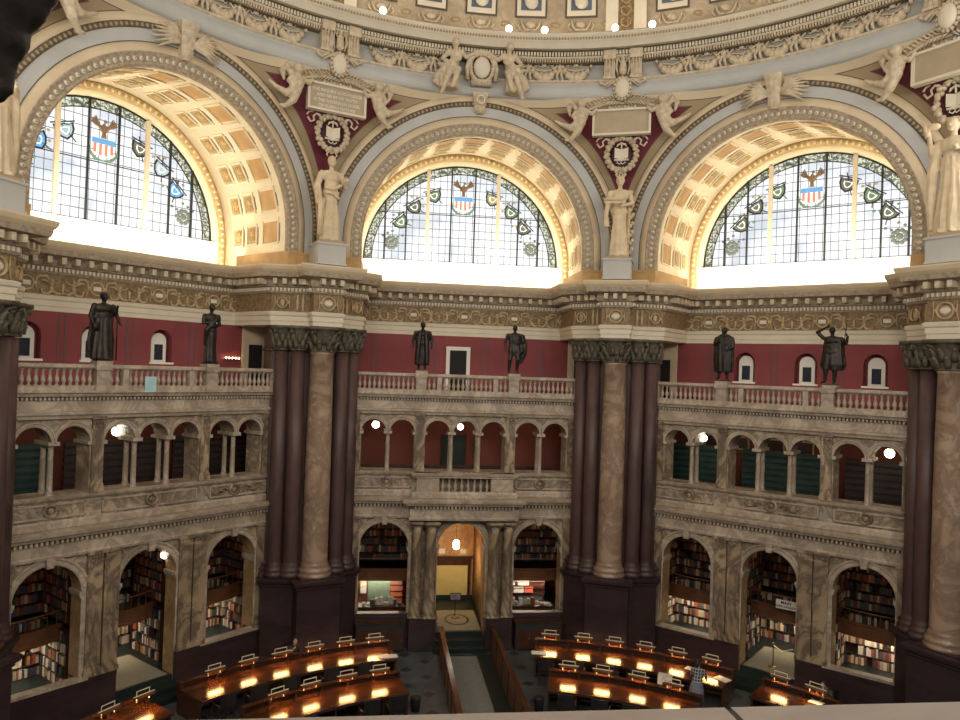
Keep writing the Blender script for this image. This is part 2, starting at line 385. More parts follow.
def pilaster(parent, u0, u1, z0, z1, y, dep, mt, name='pilaster'):
    m = MB(); m.box(u0, u1, y-dep, y, z0, z1)
    m.box(u0-.04, u1+.04, y-dep-.04, y, z0, z0+.16); m.box(u0-.02, u1+.02, y-dep-.02, y, z0+.16, z0+.24)
    m.box(u0-.02, u1+.02, y-dep-.02, y, z1-.32, z1-.28); m.box(u0-.05, u1+.05, y-dep-.06, y, z1-.10, z1)
    if u1-u0 > .3:
        for k in range(5): m.ell((u0+(u1-u0)*(k+.5)/5, y-dep-.01, z1-.19), ((u1-u0)*.09, .03, .08), 6, 4)
    return m.build(name, mt, parent)
def screen(bay):
    loc, rz = frame(BAYS[bay], A)
    w = MB()
    ops = [(c, .96, 3.92, 1.32 if c else 0) for c in GC]
    # ground storey wall
    w.archwall(-5.4, 5.4, .0, 5.12, ops, 0, .62, 16, 0, 1)
    # second storey wall with arcade openings
    w.archwall(-5.4, 5.4, 5.12, 9.30, [(c, .49, 8.43, 6.9) for c in TC], 0, .85, 12, sd=.85)
    w.box(-5.4, 5.4, 0, 2.0, 9.30, 9.98)
    root = w.build('wall_'+bay, [M['marble'], M['jamb']], None, False, loc, rz); tag(root, kind='structure')
    p = path_for(bay)
    # plinth
    m = MB()
    for a, b_ in ((-5.4, -.98), (.98, 5.4)):
        m.box(a, b_, -.10, -.001, 0, 1.26); m.box(a, b_, -.14, -.001, 1.16, 1.32); m.box(a, b_, -.13, -.001, 0, .16)
    if bay == 'back':
        for s in (-1, 1): m.box(s*1.5-.52, s*1.5+.52, -.62, -.1, 0, 1.30)
    m.build('plinth', M['plinth'], root)
    # ground arch rings + keystones, imposts
    for c in GC:
        m = MB(); m.arc(c, 3.92, [(.96, .0), (.955, -.05), (1.0, -.07), (1.10, -.07), (1.13, -.10), (1.19, -.10), (1.20, 0)], 20, zb=1.32)
        if c == 0 and bay == 'back': pass
        m.build('arch_ring', M['trim'], root)
        m = MB(); m.poly([(c-.09,-.17,4.82),(c+.09,-.17,4.82),(c+.14,-.2,5.14),(c-.14,-.2,5.14)])
        m.quad((c-.09,-.17,4.82),(c-.14,-.2,5.14),(c-.14,0,5.14),(c-.09,0,4.82)); m.quad((c+.09,-.17,4.82),(c+.09,0,4.82),(c+.14,0,5.14),(c+.14,-.2,5.14)); m.quad((c-.09,-.17,4.82),(c-.09,0,4.82),(c+.09,0,4.82),(c+.09,-.17,4.82))
        m.build('keystone', M['trim'], root)
        m = MB()
        for s in (-1, 1):
            x = c+s*.96; m.box(min(x, x-s*.07), max(x, x-s*.07), -.08, .65, 3.82, 3.94); m.box(min(x, x-s*.04), max(x, x-s*.04), -.05, .63, 3.74, 3.82)
        m.build('impost_moulding', M['trim'], root)
        if c:
            m = MB(); m.box(c-1.2, c+1.2, -.16, .16, 1.26, 1.35); m.build('sill', M['trim'] if bay != 'back' else M['plinth'], root)
    # pilasters and columns of the ground storey
    for s in (-1, 1):
        for a, b_ in ((4.06, 4.5),): pilaster(root, min(s*a, s*b_), max(s*a, s*b_), 1.32, 5.12, 0, .12, M['marble2'])
        if bay == 'back':
            pilaster(root, min(s*1.6, s*2.0), max(s*1.6, s*2.0), 1.32, 5.0, 0, .1, M['marble2'])
            column(root, s*1.24, -.36, 1.30, 5.0, .235, M['marble2']); column(root, s*1.80, -.34, 1.30, 5.0, .20, M['marble2'])
        else:
            pilaster(root, min(s*1.53, s*1.98), max(s*1.53, s*1.98), 1.32, 5.12, 0, .13, M['marble2'])
            pilaster(root, min(s*1.0, s*1.47), max(s*1.0, s*1.47), 1.32, 5.12, 0, .13, M['marble2'])
    # lower entablature
    m = MB()
    m.mould(p, [(0, 5.06), (.16, 5.08), (.18, 5.16), (.14, 5.20), (.14, 5.50), (.145, 5.51), (.145, 5.645), (.30, 5.66), (.34, 5.74), (.42, 5.78), (.44, 5.88), (.30, 5.92), (0, 5.93)])
    if bay == 'back': m.box(-1.98, 1.98, -.48, 0, 5.07, 5.9)
    m.build('lower_cornice', M['trim'], root)
    m = MB(); m.mould(p, [(.15, 5.52), (.15, 5.64)]); m.build('shaded_dentil_bed', M['line'], root); m = MB(); m.dentils(p, .145, 5.53, 5.63, .07, .07, .11); m.build('dentil_course', M['trim'], root)  # strip behind the dentils coloured dark to paint in their shade
    # panels and roundels
    m = MB(); m.mould(path_for(bay), [(0, 5.92), (.10, 5.94), (.10, 6.12), (.05, 6.18)]); m.mould(path_for(bay), [(0, 6.72), (.06, 6.74), (.12, 6.80), (.15, 6.88), (0, 6.90)])
    m.build('sill_course', M['trim'], root)
    segs = [(-4.45, -2.08), (2.08, 4.45)] + ([] if bay == 'back' else [(-1.6, 1.6)])
    for a, b_ in segs:
        m = MB()
        for z in (6.24, 6.62): m.box(a, b_, -.045, 0, z, z+.05)
        for x in (a, b_-.05): m.box(x, x+.05, -.045, 0, 6.24, 6.67)
        m.build('panel_frame', M['trim'], root)
        c = (a+b_)/2; c = math.copysign(3.07, c) if abs(c) > 1 else 0
        m = MB(); rr = .19
        m.arc(c, 6.46, [(.13, -.02), (.14, -.08), (.20, -.09), (.23, -.02)], 20, 0, 2*PI)
        m.lathe([(.0, -.0), (.12, 0.0), (.09, .035), (.0, .05)], 14, (0,0,0), 0, 1, 1, False) if False else None
        m.ell((c, -.02, 6.46), (.10, .04, .10), 10, 5)
        if bay == 'right' and c == 0 or bay == 'left' and c == 3.07:
            for s in (-1, 1):
                m.tube([(s*.3+c, -.04, 6.46), (s*.45+c, -.06, 6.56), (s*.62+c, -.06, 6.50), (s*.60+c, -.05, 6.40), (s*.50+c, -.05, 6.42), (s*.8+c, -.05, 6.36), (s*.95+c, -.05, 6.5)], .03, 5)
        m.build('roundel', M['marble2'], root, True)
    # upper arcade
    for c in TC:
        m = MB(); m.arc(c, 8.43, [(.49, 0), (.485, -.04), (.53, -.055), (.57, -.055), (.585, -.085), (.625, -.085), (.63, 0)], 16)
        m.build('arch_ring', M['trim'], root)
    for x in (-3.065, 3.065, -.555, .555):
        for y in (.16, .66): column(root, x, y, 6.9, 8.43, .085, M['trim'], 'colonnette', 10)
    m = MB()
    for x in (-3.065, 3.065, -.555, .555): m.box(x-.16, x+.16, -.06, .9, 8.36, 8.47)
    for x in (-4.12, -2.01, -1.61, 1.61, 2.01, 4.12): m.box(x-.09, x+.09, -.07, .9, 8.34, 8.45)
    m.build('impost_moulding', M['trim'], root)
    for a, b_ in ((-4.5, -4.16), (-1.98, -1.64), (1.64, 1.98), (4.16, 4.5)):
        pilaster(root, a, b_, 6.9, 9.2, 0, .09, M['marble2'])
    # upper entablature
    q = [(-5.4, 0), (5.4, 0)]
    m = MB(); m.mould(q, [(0, 9.12), (.13, 9.14), (.15, 9.22), (.20, 9.27), (.20, 9.34), (.10, 9.37), (.10, 9.66), (.10, 9.77), (.24, 9.80), (.28, 9.88), (.34, 9.92), (.34, 9.99), (0, 10.0)])
    m.build('upper_cornice', M['trim'], root)
    m = MB(); m.mould(q, [(.105, 9.68), (.105, 9.775)]); m.build('shaded_dentil_bed', M['line'], root); m = MB(); m.dentils(q, .10, 9.69, 9.77, .06, .06, .10); m.build('dentil_course', M['trim'], root)  # dark strip carries the shade between the dentils in its colour
    if bay == 'back':      # balcony front: dies and its own balusters
        m = MB()
        for s in (-1, 1): m.box(min(s*1.02, s*1.9), max(s*1.02, s*1.9), -.50, 0, 5.93, 6.86)
        m.box(-1.98, 1.98, -.56, 0, 6.72, 6.86); m.box(-1.95, 1.95, -.52, 0, 5.92, 6.14)
        m.build('balcony_front', M['trim'], root)
    return root
def baluster_mesh(h):
    m = MB(); r = .062
    m.lathe([(r*1.1, 0), (r*1.1, .06*h), (r*.55, .10*h), (r*.8, .2*h), (r*1.25, .33*h), (r*.95, .48*h), (r*.5, .72*h), (r*.75, .8*h), (r*.5, .86*h), (r*1.1, .93*h), (r*1.1, h)], 8)
    return m.mesh('baluster', M['trim'], True)
BAL = baluster_mesh(.50)
def balustrade(bay, label):
    loc, rz = frame(BAYS[bay], A)
    root = empty('balustrade', (loc[0], loc[1], 0), rz); tag(root, label, 'balustrade', 'gallery balustrades above the marble arcades')
    y = -.12
    m = MB(); m.box(-4.5, 4.5, y-.16, y+.16, 9.98, 10.12); m.build('base', M['trim'], root)
    m = MB(); m.mould([(-4.52, y+.02), (4.52, y+.02)], [(.0, 10.60), (.13, 10.62), (.17, 10.66), (.17, 10.73), (.12, 10.76), (-.19, 10.76), (-.19, 10.62), (-.1, 10.60)], ends=True); m.build('rail', M['trim'], root)
    for c, hw in ((-4.42, .09), (4.42, .09), (-1.84, .20), (1.84, .20), (-1.12, .09), (1.12, .09)):
        m = MB(); d = .2 if hw > .1 else .15; m.box(c-hw, c+hw, y-d, y+d, 10.0, 10.62)
        if hw > .1: m.box(c-hw-.05, c+hw+.05, y-d-.05, y+d+.05, 9.98, 10.1); m.box(c-hw-.04, c+hw+.04, y-d-.05, y+d+.05, 10.60, 10.78); m.box(c-hw+.07, c+hw-.07, y-d-.012, y-d, 10.18, 10.52)
        m.build('pedestal' if hw > .1 else 'die', M['trim'], root)
    for a, b_, n in ((-4.32, -2.06, 12), (-1.62, -1.23, 2), (-1.01, 1.01, 11), (1.23, 1.62, 2), (2.06, 4.32, 12)):
        for i in range(n):
            o = bpy.data.objects.new('baluster', BAL); COL.objects.link(o); o.parent = root; o.location = (a+(b_-a)*(i+.5)/n, y, 10.11)
    return root
lab = {'left': 'cream marble balustrade on the left gallery, with a pale blue notice on it', 'back': 'cream marble balustrade on the middle gallery in front of the rectangular doorway', 'right': 'cream marble balustrade on the right gallery in front of two arched niches'}
SCR = {}
for b_ in BAYS: SCR[b_] = screen(b_); balustrade(b_, lab[b_])
loc, rz = frame(0, A)
root = empty('balcony_balustrade', (loc[0], loc[1], 0), rz); tag(root, 'short cream marble balustrade of eight balusters on the middle balcony', 'balustrade')
m = MB(); m.box(-1.0, 1.06, -.50, -.22, 6.12, 6.17); m.build('base', M['trim'], root)
bm8 = baluster_mesh(.56)
for i in range(8):
    o = bpy.data.objects.new('baluster', bm8); COL.objects.link(o); o.parent = root; o.location = (-.87+i*.25, -.37, 6.165)
# pale notice on the left balustrade
loc, rz = frame(-45, A)
m = MB(); m.box(-.55, -.17, -.345, -.335, 9.93, 10.42); tag(m.build('notice', mat('pale_blue_sheet', (.45,.68,.72), .5), None, False, loc, rz), 'pale blue sheet hanging on the left marble balustrade', 'notice')

# ------------------------------------------------------------------ crimson gallery walls and the entablature above
def niche_window(root, u, hidden=False):
    m = MB()   # arched white frame set at the back of the niche
    pts = [(u+.28*math.cos(PI*k/12), 11.62+.28*math.sin(PI*k/12)) for k in range(13)]
    m.poly([(u+.28, 2.2, 10.86)]+[(x, 2.2, z) for x, z in pts]+[(u-.28, 2.2, 10.86)]); ed = [(u+.28, 10.86)]+pts+[(u-.28, 10.86)]
    for k in range(len(ed)-1): m.quad((ed[k][0], 2.2, ed[k][1]), (ed[k][0], 2.38, ed[k][1]), (ed[k+1][0], 2.38, ed[k+1][1]), (ed[k+1][0], 2.2, ed[k+1][1]))
    o = m.build('window_frame', M['white'], root)
    m = MB(); m.box(u-.155, u+.155, 2.185, 2.2, 10.95, 11.50); m.build('pane', mat('dusky_pane', (.03,.035,.05), .15, 0, .2) if 'pane' not in M else M['pane'], o)
    m = MB(); m.box(u-.44, u+.44, 1.93, 2.3, 10.80, 10.87); m.build('sill', M['white'], o)
M['pane'] = mat('dusky_pane', (.03,.035,.05), .15, 0, .2)
NI = {'left': [-3.1, -1.1, 1.27], 'back': [], 'right': [-1.77, .52, 2.88]}
STR = {'left': [-2.1, .12, 2.45, -4.2], 'back': [-3.71, -1.32, .95, 3.37], 'right': [-.62, -3.1, 1.7]}
def gallery_wall(bay):
    loc, rz = frame(BAYS[bay], A); ns = NI[bay]
    m = MB(); m.archwall(-6.2, 6.2, 9.9, 12.5, [(u, .40, 11.62, 10.86) for u in ns], 2.0, 2.32, 10, back=False, sd=.3)
    root = m.build('wall_gallery_'+bay, M['red'], None, False, loc, rz); tag(root, kind='structure')
    if ns:
        m = MB(); m.box(-3.8, 3.8, 2.39, 2.42, 10.6, 12.2); m.build('niche_back', M['red'], root)
    for u in ns: niche_window(root, u)
    for u in STR[bay]:
        m = MB(); m.box(u-.13, u-.08, 1.99, 2, 10, 12.3); m.box(u+.08, u+.13, 1.99, 2, 10, 12.3); m.build('painted_stripe', M['greyline'], root)
    m = MB(); m.box(-6.2, 6.2, .9, 2.0, 9.95, 9.99); m.build('gallery_floor', M['stone'], root)
    for s in (-1, 1):       # cream end bays, with a dark doorway
        m = MB(); a, b_ = sorted((s*4.55, s*6.0)); m.box(a, b_, 1.93, 2.0, 9.98, 12.45); o = m.build('end_panel', M['cream'], root)
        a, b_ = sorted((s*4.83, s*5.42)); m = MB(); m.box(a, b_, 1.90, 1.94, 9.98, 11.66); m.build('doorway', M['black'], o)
    if bay == 'back':
        m = MB(); m.box(-.72, .30, 1.90, 2.0, 9.98, 11.92); o = m.build('door_frame', M['white'], root)
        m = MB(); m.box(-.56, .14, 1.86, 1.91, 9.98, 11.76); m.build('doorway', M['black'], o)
    return root
for b_ in BAYS: gallery_wall(b_)

def winged(m, u, z, s, y, h=.62):      # small relief figure with a spread wing
    m.ell((u, y, z+.30*h), (.07, .04, .20*h), 7, 5); m.ell((u+s*.02, y-.02, z+.72*h), (.055, .045, .07), 7, 5)
    m.ell((u, y, z+.55*h), (.075, .05, .13*h), 7, 5)
    m.tube([(u-s*.03, y, z+.60*h), (u-s*.17, y-.01, z+.92*h), (u-s*.36, y, z+.90*h), (u-s*.44, y, z+.70*h)], [.05, .06, .05, .015], 5)
    m.tube([(u-s*.05, y, z+.55*h), (u-s*.2, y, z+.72*h), (u-s*.34, y, z+.66*h)], [.04, .05, .02], 5)
    m.tube([(u+s*.04, y, z+.6*h), (u+s*.18, y-.02, z+.62*h), (u+s*.28, y, z+.74*h)], [.03, .025, .02], 5)
    m.tube([(u, y, z+.25*h), (u+s*.16, y, z+.06*h), (u+s*.32, y, z+.12*h), (u+s*.30, y, z+.28*h), (u+s*.22, y, z+.24*h)], [.06, .05, .04, .03, .02], 5)
    m.tube([(u, y, z+.2*h), (u-s*.10, y, z+.04*h), (u-s*.26, y, z+.06*h), (u-s*.30, y, z+.26*h), (u-s*.22, y, z+.30*h)], [.05, .045, .035, .03, .02], 5)
def cartouche(m, u, z, y, r=.2):
    m.arc(u, z, [(r*.80, y+.02), (r*.85, y-.04), (r, y-.05), (r*1.05, y+.02)], 18, 0, 2*PI)
    m.tube([(u-r*1.5, y, z-r*1.2), (u-r*1.25, y, z-.2*r), (u-r*1.35, y, z+r*1.2)], .022, 5); m.tube([(u+r*1.5, y, z-r*1.2), (u+r*1.25, y, z-.2*r), (u+r*1.35, y, z+r*1.2)], .022, 5)
    for s in (-1, 1): m.ell((u+s*r*1.1, y, z), (.05, .04, .06), 6, 4)
def entabl_profile(): return [(0, 12.36), (.03, 12.37), (.03, 12.52), (.06, 12.53), (.06, 12.70), (.10, 12.74), (.12, 12.84), (.05, 12.88)]
def entabl_top(): return [(.05, 13.52), (.10, 13.56), (.10, 13.60), (.10, 13.74), (.18, 13.78), (.18, 13.98), (.24, 14.02), (.55, 14.10), (.58, 14.26), (.66, 14.36), (.70, 14.46), (.70, 14.52), (0, 14.58)]
def modillions(m, path, off, z0, z1, sp=.42):
    P = [Vector(p) for p in path]
    for i in range(len(P)-1):
        d = P[i+1]-P[i]; Ln = d.length
        if Ln < .3: continue
        d.normalize(); n = Vector((d.y, -d.x)); k = max(1, round(Ln/sp)); ang = math.atan2(d.y, d.x)
        for j in range(k):
            q = P[i]+d*(Ln/k*(j+.5))+n*(off+.15)
            m.obox(Matrix.Translation((q.x, q.y, (z0+z1)/2)) @ Matrix.Rotation(ang, 4, 'Z'), .14, .32, z1-z0)
M['frieze_text'] = mat('ivory_tablet', (.72,.66,.54), .6)
for i_, bay in enumerate(BAYS):
    loc, rz = frame(BAYS[bay], A); p = [(-5.9, 2.0), (5.9, 2.0)]
    m = MB(); m.mould(p, entabl_profile()); m.mould([(-5.9, 1.95), (5.9, 1.95)], [(0, 12.86), (0, 13.54)])
    m.box(-5.9, 5.9, 2.0, 2.5, 12.36, 14.56)
    m2 = MB(); m2.mould(p, entabl_profile()); root = m2.build('trim_%d' % (i_+1), M['cream_l'], None, False, loc, rz); tag(root, kind='structure')
    m = MB(); m.box(-5.9, 5.9, 1.95, 2.4, 12.86, 13.54); fr = m.build('frieze', M['frieze'], root)
    m = MB()
    for k in range(-2, 3):
        c = k*2.15+ (0 if bay != 'back' else 1.07)
        if abs(c) < 5: winged(m, c-.34, 12.88, 1, 1.93); winged(m, c+.34, 12.88, -1, 1.93); m.lathe([(.05, 0), (.03, .1), (.06, .3), (.02, .36)], 6, (c, 1.93, 12.9))
    m.build('winged_figures', M['friezefig'], fr, True)
    for k in range(-2, 3):
        c = k*2.15+ (1.07 if bay != 'back' else 0)
        if abs(c) > 4.6: continue
        m = MB(); cartouche(m, c, 13.20, 1.93, .23); o = m.build('medallion', M['friezefig'], fr, True)
        m = MB(); m.box(c-.13, c+.13, 1.91, 1.945, 13.13, 13.27); m.build('tablet', M['frieze_text'], o)
    m = MB(); m.mould(p, entabl_top()[8:]); m.box(-5.9, 5.9, 2.0, 2.5, 13.5, 14.5); m.build('cornice', M['cream'], root); m = MB(); m.mould(p, entabl_top()[:9]); m.build('shaded_cornice_bed', M['egg'], root)  # bed under the cornice in a darker material, its shade painted in
    m = MB(); m.dentils(p, .10, 13.61, 13.73, .07, .06, .09); m.build('dentil_course', M['cream_l'], root)
    m = MB(); modillions(m, p, .2, 13.84, 14.04); m.build('bracket_course', M['relief'], root)
    # deep ledge behind the cornice and the white wall under the window
    m = MB(); m.box(-5.9, 5.9, 2.0, 4.3, 14.40, 14.50); m.build('ledge', M['white'], root)
# ------------------------------------------------------------------ great arches and lunette windows
ZC = 15.76; YF = -.9
M['dtan'] = mat('dark_tan_leaf_and_dentil_shade', (.15,.115,.075), .7); M['friezeg'] = mat('grey_cream_frieze_ground', (.40,.385,.36), .7, 0, .1, 2)
def coffer_obj(name, yc, w, h, kind):
    # built at angle 0: the soffit surface faces -X there; splay of the barrel from r 4.36 (front) to 4.95 (back)
    r = 4.36+(yc+.5)/4.7*.59; sl = math.atan(.59/4.7)
    T = Matrix.Translation((r, yc, 0)) @ Matrix.Rotation(-sl, 4, 'Z')
    fr = MB(); t = .06
    for (sx, sy, sz, oy, oz) in ((.11, w+.06, t, 0, h/2), (.11, w+.06, t, 0, -h/2), (.11, t, h, w/2, 0), (.11, t, h, -w/2, 0)):
        fr.obox(T @ Matrix.Translation((-.0, oy, oz)), sx, sy, sz)
    ln = MB(); ln.obox(T @ Matrix.Translation((-.002, 0, 0)), .014, w+.17, h+.17)
    pn = MB(); pn.obox(T @ Matrix.Translation((-.010, 0, 0)), .014, w-.12, h-.12)
    ros = None
    if kind == 'rosette':
        ros = MB(); ros.obox(T @ Matrix.Translation((-.016, 0, 0)), .01, w*.55, h*.62)
        ro2 = MB(); ro2.ell(tuple(T @ Vector((-.03, 0, 0))), (.035, w*.17, h*.2), 8, 4)
        for k in range(6): a = k*PI/3; ro2.ell(tuple(T @ Vector((-.025, math.cos(a)*w*.2, math.sin(a)*h*.24))), (.02, w*.07, h*.08), 6, 3)
        return [(ln, 'line'), (fr, 'soffit'), (pn, 'gilt'), (ros, 'gilt_dark'), (ro2, 'gilt')]
    return [(ln, 'line'), (fr, 'soffit'), (pn, 'orange')]
CM = {}
for nm, yc, w, h, kd in (('f', .30, 1.12, .90, 'plain'), ('m', 1.68, .74, .74, 'rosette'), ('b', 2.74, .74, .74, 'rosette')):
    j = MB(); mats = []
    for k, (mb, mt) in enumerate(coffer_obj('c', yc, w, h, kd)):
        mb.m = [k]*len(mb.f); j.add(mb); mats.append(M[mt])
    CM[nm] = j.mesh('coffer', mats)
eagle_cache = {}
def great_arch(bay, n):
    loc, rz = frame(BAYS[bay], A)
    # conical soffit
    m = MB(); m.arc(0, ZC, [(4.31, -.72), (4.36, -.5), (4.95, 4.2), (5.3, 4.25)], 40, zb=14.66)
    root = m.build('wall_arch_'+bay, M['soffit'], None, True, loc, rz); tag(root, kind='structure')
    for i in range(-0, 13):
        for k in ('f', 'm', 'b'):
            o = bpy.data.objects.new('coffer', CM[k]); COL.objects.link(o); o.parent = root; o.location = (0, 0, ZC); o.rotation_euler = (0, -math.radians(1.5+i*14.75), 0)
    # front bands
    m = MB(); m.arc(0, ZC, [(4.31, -.72), (4.31, -.86), (4.36, -.92), (4.40, -.90), (4.66, -.90), (4.70, -.94), (4.75, -.94), (4.75, -.88)], 44, zb=15.05)
    e = m.build('egg_and_dart_band', M['egg'], root, True)
    m = MB(); m.beads(0, ZC, 4.53, -.92, 66, (.095, .05, .07), zb=15.1); m.build('egg_beads', M['cream_l'], e, True)
    m = MB(); m.beads(0, ZC, 4.53, -.925, 66, (.045, .06, .035), zb=15.1); m.build('egg_centres', M['egg'], e, True)
    m = MB(); m.arc(0, ZC, [(4.75, -.93), (5.02, -.90), (5.02, -.88)], 44, zb=14.68); m.build('cream_band', M['cream'], root, True)
    m = MB(); m.arc(0, ZC, [(5.02, -.915), (5.045, -.915)], 44, zb=14.68); m.arc(0, ZC, [(5.60, -.935), (5.62, -.935)], 44, 0.2, PI-.2); m.build('painted_line', M['line'], root, True)
    m = MB(); m.arc(0, ZC, [(5.04, -.90), (5.43, -.90)], 44, zb=14.68); m.build('blue_band', M['blue'], root, True)
    m = MB(); m.arc(0, ZC, [(5.42, -.90), (5.42, -.93), (5.60, -.93), (5.60, -.90)], 44, zb=14.68); e = m.build('leaf_moulding', M['dtan'], root, True)
    m = MB(); m.beads(0, ZC, 5.51, -.94, 104, (.075, .03, .045)); m.build('leaf_tips', M['tan'], e, True)
    m = MB(); m.arc(0, ZC, [(5.60, -.93), (5.66, -.95), (5.83, -.92), (5.84, -.85)], 44, zb=14.68); m.build('outer_cream_band', M['cream'], root, True)
    # ochre springing blocks
    for s in (-1, 1):
        m = MB(); a, b_ = sorted((s*4.30, s*5.9)); m.box(a, b_, -.96, 2.2, 14.5, 15.05); m.box(a, b_, -.98, -.9, 14.98, 15.07)
        m.box(min(s*4.3, s*4.5), max(s*4.3, s*4.5), 2.2, 4.2, 14.5, 14.66)
        m.build('springing_block', M['orange'], root)
    # inner ring round the window
    m = MB(); m.arc(0, ZC, [(4.95, 4.0), (4.93, 3.90), (4.86, 3.88), (4.70, 3.92), (4.66, 3.98), (4.66, 4.05)], 44, zb=14.5); e = m.build('gilt_ring', M['gilt'], root, True)
    m = MB(); m.beads(0, ZC, 4.78, 3.90, 62, (.09, .05, .06), zb=14.8); m.build('gilt_beads', M['soffit'], e, True)
    m = MB(); m.arc(0, ZC, [(4.68, 4.0), (4.60, 3.98), (4.44, 4.12), (4.42, 4.3)], 44, zb=14.5); m.build('inner_reveal', M['soffit'], root, True)
    m = MB(); m.box(-4.95, 4.95, 4.10, 4.3, 14.4, 15.76); m.box(-4.95, 4.95, 3.98, 4.3, 15.66, 15.76); m.build('under_window_wall', M['white'], root)
    # ---------------- window
    m = MB(); pts = [(4.41*math.cos(PI*i/48), 4.20, ZC+4.41*math.sin(PI*i/48)) for i in range(49)]
    m.poly(pts[::-1]); m.poly([(x, 4.23, z) for x, y, z in pts])
    m.box(-4.41, 4.41, 4.20, 4.23, ZC-.02, ZC)
    win = m.build('window_%d' % n, M['glass'], None, False, loc, rz); tag(win, kind='structure')
    m = MB()
    for u in (-1.6, 1.6):
        h = math.sqrt(4.41**2-u*u); m.box(u-.075, u+.075, 4.05, 4.2, ZC, ZC+h)
    m.build('mullion', M['cream_l'], win)
    m = MB()
    for u in (-.54, .54, -2.55, 2.55, -3.5, 3.5):
        h = math.sqrt(4.41**2-u*u); m.box(u-.032, u+.032, 4.12, 4.2, ZC, ZC+h)
    m.box(-3.85, 3.85, 4.15, 4.2, ZC+2.15, ZC+2.18)
    m.arc(0, ZC, [(4.03, 4.19), (4.03, 4.17), (4.07, 4.17), (4.07, 4.19)], 40)
    m.arc(0, ZC, [(4.36, 4.19), (4.36, 4.15), (4.42, 4.15)], 40)
    m.build('iron_bars', M['lead'], win)
    # eagle and striped shield
    y = 4.165; zt = ZC+2.75
    m = MB(); m.ell((0, y, zt+.62), (.10, .025, .22), 8, 6); m.ell((.03, y, zt+.90), (.06, .025, .07), 8, 5); m.poly([(.07,y-.02,zt+.92),(.15,y-.02,zt+.86),(.07,y-.02,zt+.86)])
    for s in (-1, 1):
        for k in range(5):
            a = .5+k*.17; m.tube([(s*.06, y, zt+.70-k*.04), (s*(.06+.28*math.cos(a*.9)), y, zt+.70+.1*math.sin(a)-k*.01), (s*(.18+.34*math.cos(a)), y, zt+.62+.46*math.sin(a))], [.05, .05, .02], 5)
    m.tube([(0,y,zt+.45),(0,y,zt+.30)], [.07,.10], 6); m.build('eagle', M['g_brown'], win, True)
    def shield_pts(w, h, cx, cz, ca, sa, yy):
        w *= 1.0
        base = [(-w, h*.55), (-w*.5, h*.48), (0, h*.58), (w*.5, h*.48), (w, h*.55), (w*.95, 0), (w*.6, -h*.5), (0, -h*.8), (-w*.6, -h*.5), (-w*.95, 0)]
        return [(cx+x*ca-z*sa, yy, cz+x*sa+z*ca) for x, z in base]
    m = MB(); m.poly(shield_pts(.44, .52, 0, zt-.02, 1, 0, y)); o = m.build('shield', M['g_white'], win)
    m = MB(); m.box(-.42, .42, y-.02, y-.005, zt+.08, zt+.27); m.build('shield_chief', M['g_blue'], o)
    m = MB()
    for k in range(4): x = -.36+k*.2; m.box(x, x+.1, y-.02, y-.005, zt-.38+abs(k-1.5)*.09, zt+.08)
    m.build('shield_stripes', M['g_red'], o)
    m = MB()
    for s in (-1, 1):
        m.tube([(s*.02, y, zt-.50), (s*.3, y, zt-.46), (s*.5, y, zt-.22), (s*.52, y, zt+.05)], [.02, .05, .05, .02], 5)
        for k in range(4): m.ell((s*(.2+.1*k), y, zt-.47+.07*k), (.06, .02, .04), 6, 3)
    m.build('laurel_spray', M['g_green'], win, True)
    cols = ['g_gold', 'g_green', 'g_dark', 'g_green', 'g_dark'] if n == 2 else (['g_dark', 'g_green', 'g_dark', 'g_dark', 'g_dark'] if n == 3 else ['g_dark', 'g_lblue', 'g_blue', 'g_dark', 'g_dark'])
    for s in (-1, 1):
        for k, an in enumerate((24, 42, 58, 76)):
            a = math.radians(an); r = 3.28; cx, cz = s*math.sin(a)*r, ZC+math.cos(a)*r; ca, sa = math.cos(-s*a*.75), math.sin(-s*a*.75)
            mm = cols[k] if s > 0 else cols[k+1]
            if an == 76:
                m = MB()
                for q in range(10): b2 = q*.2*PI; m.ell((cx+.24*math.cos(b2), y, cz+.24*math.sin(b2)), (.11, .02, .09), 6, 3)
                m.ell((cx, y, cz), (.14, .02, .14), 8, 4); m.build('glass_wreath', M['g_dark'], win, True); continue
            m = MB(); m.poly(shield_pts(.36, .42, cx, cz, ca, sa, y)); o = m.build('glass_shield', M['lead'], win)
            m = MB(); m.poly(shield_pts(.28, .33, cx, cz, ca, sa, y-.01)); o2 = m.build('shield_field', M[mm], o); m = MB(); m.poly(shield_pts(.17, .20, cx, cz, ca, sa, y-.02)); m.build('shield_border', M['g_white'], o); m = MB(); m.poly(shield_pts(.12, .15, cx, cz, ca, sa, y-.03)); m.build('shield_device', M[mm], o)
            m = MB()
            m.obox(Matrix.Translation((cx-sa*.25*0+(-sa)*.28, y, cz+ca*.28)) @ Matrix.Rotation(-math.atan2(sa, ca), 4, 'Y'), .85, .02, .045)
            m.obox(Matrix.Translation((cx-sa*.0+ca*.05, y, cz)) @ Matrix.Rotation(-math.atan2(sa, ca)-.5, 4, 'Y'), .035, .02, .95)
            m.build('ribbon_bar', M['lead'], o)
            m = MB()
            for q in range(6):
                b2 = a*s+.16*s+.05*(q%3)*s; rr = r-.35+.16*q; m.ell((math.sin(b2)*rr, y+.01, ZC+math.cos(b2)*rr), (.07, .015, .06), 6, 3)
            m.build('glass_foliage', M[['g_gold', 'g_green', 'g_dark'][k % 3]], win, True)
    # ---------------- spandrel surface
    rows = []; us = []
    N = 90
